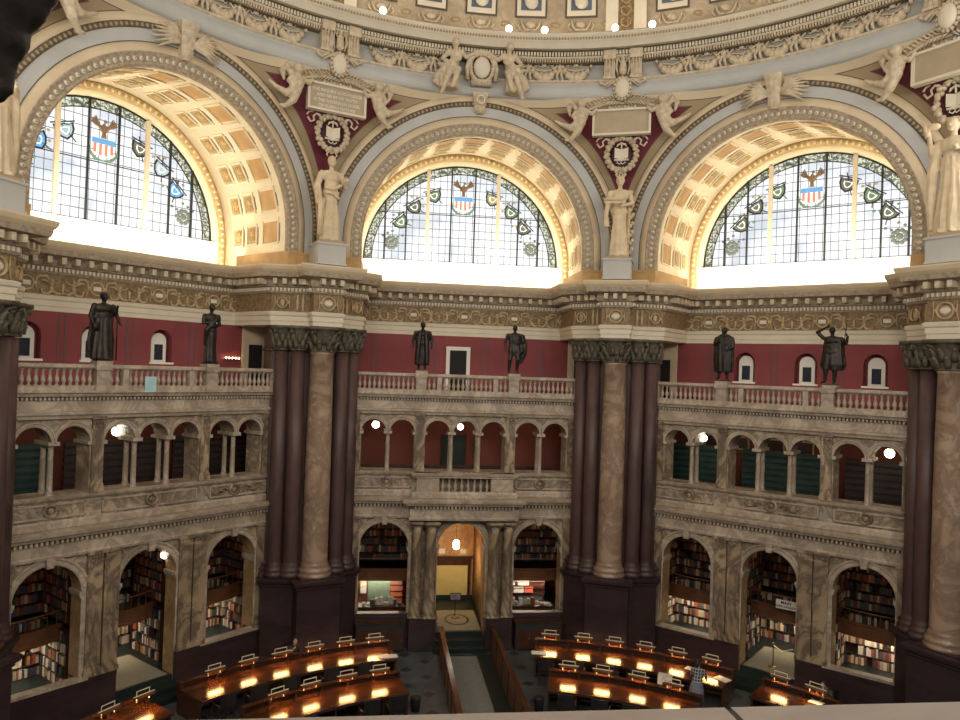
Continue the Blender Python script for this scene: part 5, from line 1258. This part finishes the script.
# upper arcade rooms
for bay in BAYS:
    S = SCR[bay]
    m = MB(); m.box(-5.4, 5.4, 3.4, 3.5, 6.4, 9.3); m.box(-5.42, -5.4, .85, 3.5, 6.4, 9.3); m.box(5.4, 5.42, .85, 3.5, 6.4, 9.3); m.build('upper_room_wall', M['red2'], S)
    m = MB(); m.box(-5.4, 5.4, .85, 3.5, 9.2, 9.3); m.box(-5.4, 5.4, .85, 3.5, 6.3, 6.5); m.build('upper_room_floor', M['wood_d'], S)
    if bay != 'back':
        rows_ = [(-5.2, -2.1), (-1.8, 1.75), (1.95, 5.2)]
        for a, b_ in rows_:
            m = MB(); m.box(a, b_, 2.2, 2.24, 6.5, 8.22)
            for k in range(7): m.box(a, b_, 2.14, 2.2, 6.6+k*.24, 6.75+k*.24)
            m.build('boarding', M['greenslat'] if (a < -1.9 and bay == 'left') or (bay == 'right' and a < 0) else M['shelf'], S)
    else:
        m = MB(); m.box(-.62, .35, 3.34, 3.4, 6.5, 8.05); m.build('dark_doorway', M['green'], S)
        for x in (-.70, .35): 
            m = MB(); m.box(x, x+.06, 3.33, 3.4, 6.5, 8.1); m.build('door_casing', M['wood_d'], S)
        boxthing('picture', .85, 3.36, 'back', (.28, .04, .5), 7.3, M['wood_d'], 'dark framed picture right of the dark doorway behind the middle upper arches', 'picture')
        m = MB(); m.box(-5, 5, 1.1, 1.2, 6.5, 7.02); m.build('low_parapet', M['wood_d'], S)
for u in (-3.45, -2.3, -.9, .2):
    root = empty('framed_picture', wpt(45, A, u, 3.38, 8.05), frame(45, A)[1]); tag(root, {-3.45: 'brown framed picture, first from the left behind the right upper arches', -2.3: 'brown framed picture behind the globe in the second upper arch of the right bay', -.9: 'brown framed picture in the left arch of the middle trio, right bay', .2: 'brown framed picture in the centre arch of the middle trio, right bay'}[u], 'picture', 'framed pictures behind the right upper arches')
    m = MB()
    for z in (0, .5): m.box(-.38, .38, -.04, 0, z, z+.07)
    for x in (-.38, .31): m.box(x, x+.07, -.04, 0, 0, .57)
    m.build('frame', M['tan'], root); m = MB(); m.box(-.32, .32, -.015, 0, .06, .52); m.build('canvas', M['shelf'], root)
# gallery details on the left: dark grille, little candle bulbs
boxthing('grille', 5.0, 1.9, 'left', (.56, .06, .24), 12.58, M['black'], 'small dark grille on the architrave beside the left pier', 'grille')
root = empty('candle_bracket', wpt(-45, A, 4.1, 1.94, 11.05), frame(-45, A)[1]); tag(root, 'row of small glowing bulbs in the corner of the left gallery', 'lamp')
m = MB(); m.box(-.32, .32, -.03, .03, 0, .03); m.build('bar', M['bronze'], root)
for k in range(5):
    m = MB(); m.ell((-.28+.14*k, -.03, .06), (.03, .03, .035)); m.build('bulb', M['bulb'], root)

# ------------------------------------------------------------------ floor and reading desks
m = MB(); m.poly([(20*math.cos(k*PI/8), 20*math.sin(k*PI/8), 0) for k in range(16)]); fl = m.build('floor', M['floor'], None); tag(fl, kind='structure')
CAM = Vector((-3.3273, -14.9631, 11.0199))
def polar(deg, r, z=0): a = math.radians(deg); return Vector((math.sin(a)*r, math.cos(a)*r, z))
def sector(m, r0, r1, a0, a1, z0, z1, n=None):
    n = n or max(2, int(abs(a1-a0)/1.5)); rows = []
    for i in range(n+1):
        a = a0+(a1-a0)*i/n; rows.append([tuple(polar(a, r0, z0)), tuple(polar(a, r1, z0)), tuple(polar(a, r1, z1)), tuple(polar(a, r0, z1)), tuple(polar(a, r0, z0))])
    m.grid(rows); m.poly(rows[0][:4]); m.poly(rows[-1][:4][::-1])
def desk(r0, r1, a0, a1, label):
    root = empty('reading_desk', tuple(polar((a0+a1)/2, (r0+r1)/2)), 0); inv = Matrix.Translation(-polar((a0+a1)/2, (r0+r1)/2)); 
    tag(root, label, 'desk', None)
    def part(nm, mt, *secs):
        m = MB()
        for s in secs: sector(m, *s)
        m.v = [tuple(inv @ Vector(v)) for v in m.v]; return m.build(nm, mt, root)
    part('desktop', M['wood'], (r0, r1, a0, a1, .735, .78))
    part('edge_moulding', M['wood_d'], (r0-.03, r0, a0, a1, .70, .785), (r1, r1+.03, a0, a1, .72, .86))
    part('back_panel', M['wood_d'], (r1-.05, r1, a0, a1, .05, .735))
    part('shelf', M['wood'], (r1-.20, r1-.02, a0, a1, .96, .985)); 
    k = max(2, round((a1-a0)/5.2))
    for i in range(k+1):
        a = a0+.15+(a1-a0-.3)*i/k; da = .16
        part('support_panel', M['wood_d'], (r0+.12, r1-.05, a-da, a+da, .0, .735), (r1-.18, r1-.02, a-da, a+da, .78, .96))
    return root
DESKS = [(12.0, 13.38, -44.2, -12.0, 'long curved mahogany desk with six lit lamps, outer row left of the aisle'), (12.0, 13.38, 11.6, 42.6, 'long curved mahogany desk with six lit lamps, outer row right of the aisle'),
         (12.0, 13.38, 46.8, 58.5, 'curved desk at the bottom right, half hidden by the stone ledge'), (12.0, 13.38, -60, -48.6, 'curved desk at the bottom left corner of the floor'),
         (9.2, 10.55, -42.5, -13.6, 'inner row curved desk left of the aisle'), (9.2, 10.55, 14.2, 41.8, 'inner row curved desk right of the aisle')]
for d_ in DESKS: desk(*d_)
LM = {}
m = MB(); m.box(-.30, .30, -.10, .10, .055, .075); m.box(-.30, .30, -.11, -.10, .02, .075); m.box(-.30, .30, .10, .11, .02, .075); LM['hood'] = m.mesh('hood', M['wood_r'])
m = MB(); m.tube([(-.22, 0, .03), (.22, 0, .03)], .026, 8); LM['tube'] = m.mesh('lit_tube', M['tube'], True)
m = MB()
for x in (-.21, .21): m.tube([(x, .05, -.12), (x, .05, .20)], .013, 6)
m.tube([(-.22, .05, .20), (.22, .05, .20)], .015, 6); m.tube([(-.34, .0, .085), (.34, .0, .085)], .016, 6); LM['frame'] = m.mesh('frame', M['lamplit_brass'])  # rails coloured pale: lamplight on the brass put into their colour
LAMPS = []
def lamp(px, deg, r, row):
    P = polar(deg, r, .78); v = (P-CAM); v.z = 0; v.normalize(); Q = P+v*.74
    root = empty('reading_lamp', (Q.x, Q.y, 1.10), math.atan2(v.y, v.x)-PI/2*1.0+math.radians(0)); root.rotation_euler = (0, 0, -math.radians(deg))
    tag(root, px, 'lamp', 'desk lamps on the '+row)
    LAMPS.append((Q.x, Q.y, deg))
    for k in ('hood', 'tube', 'frame'):
        o = bpy.data.objects.new({'hood': 'hood', 'tube': 'lit_tube', 'frame': 'frame'}[k], LM[k]); COL.objects.link(o); o.parent = root
ordn = ['first', 'second', 'third', 'fourth', 'fifth', 'sixth']
for row, r, angs in (('outer left desk', 12.42, (-41.1,-35.9,-30.7,-25.3,-20.2,-15.4)), ('outer right desk', 12.52, (14.1,19.6,24.7,29.7,34.8,40.1)), ('inner left desk', 9.6, (-38.7,-32.4,-25.3,-18.9)), ('inner right desk', 9.65, (18.1,24.6,31.4,37.9)), ('bottom right desk', 12.6, (50.3, 55.4)), ('bottom left desk', 12.33, (-52.1,-57.2))):
    for i, a in enumerate(angs): lamp('brass reading lamp, %s from the left on the %s' % (ordn[i], row), a, r, row)
# open books and papers
def paper(name, deg, r, w, d, rot, label, mt='paper'):
    P = polar(deg, r, .782); m = MB(); m.box(-w/2, -.005, -d/2, d/2, 0, .018); m.box(.005, w/2, -d/2, d/2, 0, .022)
    o = m.build(name, M[mt], None, False, tuple(P), -math.radians(deg+rot)); tag(o, label, 'book'); 
paper('open_book', 11.9+.4, 12.35, .55, .32, 0, 'open book lying at the aisle end of the outer right desk'); paper('open_book', -12.9, 12.25, .5, .3, 5, 'open book lying at the aisle end of the outer left desk')
paper('open_book', -15.6+1.6, 12.3, .42, .3, -8, 'open book beside the rightmost lamp of the outer left desk'); paper('open_book', 36.6, 12.95, .42, .3, 10, 'white papers left of the standing person'); paper('open_book', 41.6, 12.7, .5, .36, 20, 'white open book right of the standing person')
# chairs
def chair_proto():
    root = empty('reading_chair', (0,0,0)); M_ = M['chair']
    m = MB(); m.box(-.25, .25, -.24, .24, .42, .50); m.build('seat', M_, root)
    m = MB(); m.box(-.26, .26, -.27, -.21, .52, .98); m.box(-.22, .22, -.29, -.27, .58, .92); m.build('backrest', M_, root)
    for x in (-.22, .22):
        for y in (-.22, .22):
            m = MB(); m.tube([(x*1.1, y*1.1, 0), (x, y, .43)], [.018, .022], 6); m.build('leg', M['wood_d'], root)
    for x in (-.27, .27):
        m = MB(); m.tube([(x, -.22, .66), (x, .12, .68), (x, .16, .44)], .02, 6); m.build('armrest', M['wood_d'], root)
    return root
proto = None
for row, r, angs in (('outer right desk', 11.62, (13.6, 18.9, 24.6, 29.4, 34.2)), ('inner right desk', 8.75, (18.2, 25.2, 31.6)), ('outer left desk', 11.75, (-41.4, -36.4, -31.0, -24.0, -18.0)), ('inner left desk', 8.9, (-36.0, -22.5, -17.0)), ('bottom right desk', 11.8, (53.0,))):
    for i, a in enumerate(angs):
        if proto is None: proto = chair_proto(); c = proto
        else: c = copy_tree(proto)
        P = polar(a, r); c.location = P; c.rotation_euler = (0, 0, -math.radians(a)); tag(c, 'black chair, %s from the left at the %s' % (ordn[i], row), 'chair', 'chairs at the '+row)
m = MB(); m.box(-.20, .18, -.30, -.28, .72, 1.0); m.box(-.25, -.10, -.34, -.28, .60, .98); m.box(.06, .22, -.33, -.28, .66, .96); m.box(-.24, .22, -.34, -.18, .98, 1.03); m.box(-.25, -.08, -.2, -.17, .8, 1.0)
tag(m.build('jacket', M['cloth_w'], None, False, tuple(polar(34.2, 11.62, .0)), -math.radians(34.2)), 'pale jacket hanging over the chair left of the standing person', 'jacket')
# small grey bins at the desk ends
for a, r, lb in ((12.6, 9.4, 'dark waste bin at the aisle end of the inner right desk'), (-11.6, 9.6, 'dark waste bin at the aisle end of the inner left desk')):
    m = MB(); m.lathe([(.13, 0), (.17, .42), (.175, .44)], 14); tag(m.build('waste_bin', M['cloth_dark'], None, True, tuple(polar(a, r))), lb, 'bin')
# aisle: carpet strip between two low wooden partitions
m = MB(); m.box(-.45, .60, 2, 13.9, .002, .012); tag(m.build('aisle_carpet', M['mat_grey'], None), 'long grey carpet strip running down the aisle to the middle doorway', 'carpet')
m = MB(); m.box(-.70, 1.18, 2, 14.05, .0005, .002); tag(m.build('aisle_matting', M['green'], None), 'dark green matting under the aisle carpet', 'carpet')
for x, lb in ((-.79, 'low red-brown wooden partition left of the aisle carpet'), (1.22, 'low red-brown wooden partition right of the aisle carpet')):
    root = empty('aisle_partition', (x, 8, 0)); tag(root, lb, 'partition', 'low partitions along the aisle')
    m = MB(); m.box(-.05, .05, -6, 6.1, 0, 1.02); m.build('panel', M['wood_r'], root)
    m = MB(); m.box(-.085, .085, -6, 6.12, 1.02, 1.08); m.build('cap_rail', M['wood'], root)
    m = MB(); 
    for k in range(10): m.box(-.07, .07, -5.9+k*1.32, -5.8+k*1.32, 0, 1.02)
    m.build('posts', M['wood_d'], root)

# ------------------------------------------------------------------ people
def person_parts(root, clothes, lower, seated, H=1.0):
    pass
def add_part(nm, fn, mt, root, vox=.016):
    m = MB(); fn(m); return remesh(nm, m, M[mt], vox, root, 2)
def hand(m, w, d):
    w = Vector(w); d = Vector(d).normalized(); side = Vector((d.y, -d.x, 0)); side.normalize()
    m.ell(w+d*.04, (.038, .045, .018)); 
    for k, ln in enumerate((.055, .07, .075, .06)):
        b = w+d*.075+side*(.027-.018*k); m.cap(b, b+d*ln*.6+Vector((0, 0, -.005)), .0095, .009, 6); m.cap(b+d*ln*.6, b+d*ln+Vector((0, 0, -.016)), .009, .007, 6)
    m.cap(w+side*.03+d*.02, w+side*.06+d*.055, .011, .009, 6)
def head(m, c, tilt=0):
    c = Vector(c); m.ell(c, (.075, .093, .112), 12, 10); m.ell(c+Vector((0, .092, -.01)), (.014, .022, .022)); m.ell(c+Vector((0, .065, -.075)), (.036, .032, .028))
    for s in (-1, 1): m.ell(c+Vector((s*.075, 0, -.005)), (.012, .018, .026)); m.ell(c+Vector((s*.03, .082, .012)), (.012, .01, .008))
    m.ell(c+Vector((0, .088, -.045)), (.022, .008, .007))
# standing woman leaning over the desk; local +y faces the desk
root = empty('person', tuple(polar(39.3, 11.42)), -math.radians(36)); tag(root, 'standing person in a dark plaid shirt and blue-grey skirt, leaning over the desk', 'person')
def sk(m):
    head(m, (-.05, .34, 1.50)); m.cap((0, .20, 1.36), (-.04, .30, 1.43), .05, .048)
    for s in (-1, 1): m.cap((s*.20, .36, 1.05), (s*.19, .56, .88), .036, .028); hand(m, (s*.19, .56, .87), (0, 1, -.15))
    for s in (-1, 1): m.cap((s*.10, .0, .50), (s*.11, .02, .10), .055, .035); 
add_part('body', sk, 'skin', root)
def sh(m):
    m.ell((0, .16, 1.22), (.20, .14, .17), 12, 8); m.ell((0, .06, 1.02), (.165, .13, .18), 12, 8); m.ell((0, .19, 1.33), (.17, .10, .07))
    for s in (-1, 1): m.cap((s*.18, .18, 1.31), (s*.25, .26, 1.10), .065, .052); m.cap((s*.25, .26, 1.10), (s*.20, .40, 1.01), .052, .045)
add_part('plaid_shirt', sh, 'plaid', root)
def skt(m): m.lathe([(.24, .40), (.235, .55), (.225, .75), (.20, .90), (.155, 1.0)], 32, (0, .0, 0), 0, 1, .85, True, .03, 9)
add_part('skirt', skt, 'skirt', root)
def hr(m): m.ell((-.05, .31, 1.54), (.09, .10, .10), 12, 8); m.cap((-.05, .24, 1.50), (-.08, .16, 1.28), .075, .04); m.cap((-.12, .32, 1.48), (-.13, .26, 1.28), .035, .02)
add_part('hair', hr, 'hair', root)
for s in (-1, 1): add_part('shoe', lambda m: (m.ell((s*.11, .06, .045), (.045, .12, .045)), m.ell((s*.11, 0, .07), (.04, .05, .05))), 'cloth_dark', root)
# seated readers behind the desks, local -y faces the desk (towards the room)
def seated_person(deg, r, label, lean, skin_hand=True):
    root = empty('person', tuple(polar(deg, r)), -math.radians(deg)+PI); tag(root, label, 'person')
    def b(m):
        head(m, (0, .20+lean, 1.22)); m.cap((0, .10, 1.06), (0, .17+lean*.7, 1.15), .05, .048)
        m.cap((.20, .32, .88), (.08, .40+lean, 1.06), .036, .028); hand(m, (.07, .38+lean, 1.04), (-.3, .1, .9)); m.cap((-.2, .34, .86), (-.08, .52, .84), .036, .028); hand(m, (-.08, .52, .84), (.3, 1, 0))
    add_part('body', b, 'skin', root)
    def c(m):
        m.ell((0, .06, .92), (.20, .13, .17), 12, 8); m.ell((0, .0, .68), (.17, .13, .20), 12, 8); m.ell((0, .09, 1.03), (.18, .09, .06)); m.ell((0, 0, .52), (.19, .16, .10))
        for s in (-1, 1):
            m.cap((s*.19, .08, 1.0), (s*.25, .22, .84), .06, .05); m.cap((s*.25, .22, .84), (s*.19, .33, .88), .05, .042)
            m.cap((s*.09, .05, .52), (s*.11, .46, .52), .085, .06); m.cap((s*.11, .46, .50), (s*.11, .42, .08), .058, .04); m.ell((s*.11, .48, .04), (.045, .12, .04))
    add_part('clothes', c, 'cloth_dark', root)
    add_part('hair', lambda m: (m.ell((0, .17+lean, 1.26), (.088, .10, .095), 12, 8), m.cap((0, .12+lean, 1.24), (0, .10+lean, 1.14), .07, .05)), 'hair', root)
    ch = copy_tree(proto); ch.location = polar(deg, r+.02); ch.rotation_euler = (0, 0, -math.radians(deg)+PI); tag(ch, 'black chair under the seated person: '+('left' if deg < 0 else 'bottom right'), 'chair', 'chairs behind the outer desks')
    ch['label'] = 'black chair on which the dark-haired reader sits, far side of the %s desk' % ('outer left' if deg < 0 else 'bottom right')
seated_person(-26.2, 13.98, 'seated dark-haired person with a hand at the chin, behind the outer left desk', .02)
seated_person(54.6, 13.9, 'seated dark-haired person reading at the bottom right desk', .12)
paper('open_book', 54.6, 13.1, .42, .3, 0, 'pale open papers in front of the bottom right reader')

# ------------------------------------------------------------------ visitors' parapet and the near bronze
m = MB(); m.box(-2.787, 6.0, -14.85, -13.87, 10.36, 10.52); m.box(-9, -2.797, -14.85, -13.87, 10.36, 10.52); m.box(-9, 6.0, -14.8, -13.95, 8.6, 10.36)
o = m.build('wall_parapet', M['stone'], None); tag(o, kind='structure')
root = empty('bronze_statue', (-3.990, -13.83, 10.522)); tag(root, 'very dark bronze drapery close to the camera, cut off by the upper left corner', 'statue')
m = MB(); T = (-4.02, -13.83, 10.52)
def W(x, z, y=0): return (x+4.02+T[0]-T[0], y, z-10.52)
def cw(a, b_, r0, r1): m.cap((a[0]+4.02, a[2] if len(a) > 2 else 0, a[1]-10.52), (b_[0]+4.02, b_[2] if len(b_) > 2 else 0, b_[1]-10.52), r0, r1, 10)
cw((-4.02, 11.60), (-3.86, 11.56), .075, .04); cw((-3.86, 11.585), (-3.78, 11.585), .04, .025); cw((-3.9, 11.50), (-3.875, 11.50), .035, .03); cw((-3.83, 11.57), (-3.775, 11.575), .035, .026); cw((-4.0, 11.50), (-3.86, 11.53), .06, .03)
cw((-3.93, 11.47), (-3.885, 11.455), .045, .022); cw((-3.93, 11.43), (-3.888, 11.415), .035, .012); cw((-3.93, 11.39), (-3.895, 11.385), .03, .012); cw((-3.92, 11.46), (-3.91, 11.365), .02, .008)
m.lathe([(.085, .05), (.08, .3), (.085, .55), (.10, .75), (.10, .95), (.06, 1.08)], 40, (-.04, 0, 0), 0, 1, .8, True, .08, 9); m.ell((-.04, 0, 1.20), (.065, .075, .09)); m.cap((-.04, 0, 1.05), (-.04, 0, 1.15), .035, .035)
cw((-4.06, 11.50), (-4.14, 11.35), .05, .035); cw((-4.14, 11.35), (-4.08, 11.22), .035, .03)
remesh('figure', m, M['bronze'], .012, root, 2)
m = MB(); m.box(-.15, .08, -.10, .10, 0, .05); m.build('base', M['bronze'], root)

# ------------------------------------------------------------------ camera
cam = bpy.data.cameras.new('camera'); co = bpy.data.objects.new('camera', cam); COL.objects.link(co); sc.camera = co
yaw, pit, rol, f = .12642, .011696, .034069, 755.98
fw = Vector((math.sin(yaw)*math.cos(pit), math.cos(yaw)*math.cos(pit), math.sin(pit))); r_ = Vector((math.cos(yaw), -math.sin(yaw), 0)); u_ = r_.cross(fw)
X = r_*math.cos(rol)+u_*math.sin(rol); Y = u_*math.cos(rol)-r_*math.sin(rol)
mt_ = Matrix((X, Y, -fw)).transposed().to_4x4(); mt_.translation = CAM; co.matrix_world = mt_
cam.sensor_width = 36; cam.lens = f/960*36; cam.clip_start = .05; cam.clip_end = 200

# ------------------------------------------------------------------ books: the 300 that show largest are objects of their own, the rest one mass
bpy.context.view_layer.update(); dg = bpy.context.evaluated_depsgraph_get()
score = []
for i, (Tm, dim, ci, grp) in enumerate(BOOKS):
    c = Tm @ Vector((0, -dim[1]/2, 0)); d = c-CAM; L_ = d.length; d.normalize()
    hit, loc_, *_ = sc.ray_cast(dg, CAM+d*1.6, d); dist = (loc_-CAM).length if hit else 1e9
    n_ = (Tm.to_3x3() @ Vector((0, -1, 0))).dot(-d)
    v = dim[0]*dim[2]*max(n_, .02)/(L_*L_)
    score.append((v if dist > L_-.12 else v*1e-6, i))
score.sort(reverse=True); vis = [i for s_, i in score if s_ > 1e-7]
solo = set(i for s_, i in score[:300]); BM = {}
mass = MB()
for i, (Tm, dim, ci, grp) in enumerate(BOOKS):
    if i in solo:
        if ci not in BM:
            q = MB(); q.box(-.5, .5, -.5, .5, -.5, .5); BM[ci] = q.mesh('book', M['book%d' % ci])
        o = bpy.data.objects.new('book', BM[ci]); COL.objects.link(o); o.matrix_world = Tm @ Matrix.Diagonal((*dim, 1)); tag(o, grp.replace('books on', 'upright book on'), 'book', grp)
    else: mass.obox(Tm, *dim, ci)
if mass.v: tag(mass.build('books', [M['book%d' % k] for k in range(8)], None), 'remaining rows of books on the alcove shelves', 'books', None, 'stuff')
print('books', len(BOOKS), 'visible', len(vis))

# ------------------------------------------------------------------ light
def area(loc, target, sx, sy, power, col):
    l = bpy.data.lights.new('area', 'AREA'); l.shape = 'RECTANGLE'; l.size = sx; l.size_y = sy; l.energy = power; l.color = col
    o = bpy.data.objects.new('area', l); COL.objects.link(o); o.location = loc; o.rotation_euler = (Vector(target)-Vector(loc)).to_track_quat('-Z', 'Y').to_euler(); o.visible_camera = False; return o
def point(loc, power, col, r=.1):
    l = bpy.data.lights.new('point', 'POINT'); l.energy = power; l.color = col; l.shadow_soft_size = r
    o = bpy.data.objects.new('point', l); COL.objects.link(o); o.location = loc; return o
for bay, dgr in BAYS.items():
    area(wpt(dgr, A, 0, 2.55, 14.72), wpt(dgr, A, 0, 4.6, 16.4), 8.4, .5, 330, (1, .87, .66))
    area(wpt(dgr, A, 0, 1.2, 14.75), wpt(dgr, A, 0, .9, 20), 8.0, .5, 70, (1, .80, .52))
    for c in GC:
        if bay == 'back' and c == 0: continue
        area(wpt(dgr, A, c*1.08, 2.2, 1.92), wpt(dgr, A, c*1.08, 3.3, .9), 1.6, .2, 15, (1, .82, .60))
        area(wpt(dgr, A, c*1.08, 1.4, 4.9), wpt(dgr, A, c*1.08, 3.0, 3.2), 1.4, .3, 5, (1, .70, .45))
    for c in (-3.07, 0, 3.07): area(wpt(dgr, A, c, 1.6, 9.1), wpt(dgr, A, c, 2.4, 7), 1.6, .5, 8 if bay != 'back' else 10, (1, .72, .48))
    area(wpt(dgr, A, 0, 1.0, 10.1), wpt(dgr, A, 0, 2.0, 11.4), 8, .3, 9, (1, .86, .76))
area(wpt(0, A, 0, 2.0, 3.3), wpt(0, A, 0, 3.9, 1.2), .5, .5, 30, (1, .74, .38)); area(wpt(0, A, 0, 1.6, 4.3), wpt(0, A, 0, 3, 4), .5, .5, 12, (1, .62, .28))
for x, y, dg_ in LAMPS:      # the light each shaded reading tube throws on its desk
    inw = polar(dg_, 1); area((x-inw.x*.12, y-inw.y*.12, 1.10), (x-inw.x*.42, y-inw.y*.42, .78), .5, .08, 2.6, (1, .46, .13)).data.spread = 1.7
# daylight from the windows on the other sides of the octagon
for d_, pw in ((180, 1450), (135, 820), (-135, 820), (90, 480), (-90, 480)):
    (a, b_, _), _r = frame(d_, 17.5 if d_ == 180 else 14.5); t = frame(d_, 3)[0]; area((a, b_, 18.2), (-t[0], -t[1]+2, 19.5), 8, 4, pw, (1, .93, .81))
# lantern light of the dome
area((0, -2, 34.5), (0, 4, 20), 7, 7, 450, (.95, .97, 1))
for k in range(9):
    a = -60+15*k; P = rpt(a, 13.4, 24.0); Q = rpt(a, 13.9, 27); area(P, Q, 2.5, .2, 9, (1, .84, .62))
w = bpy.data.worlds.new('world'); sc.world = w; w.use_nodes = True; w.node_tree.nodes['Background'].inputs[0].default_value = (.80, .74, .68, 1); w.node_tree.nodes['Background'].inputs[1].default_value = .12
sc.view_settings.view_transform = 'Standard'; sc.view_settings.look = 'None'; sc.view_settings.gamma = 1; sc.view_settings.use_curve_mapping = False; sc.view_settings.exposure = .14
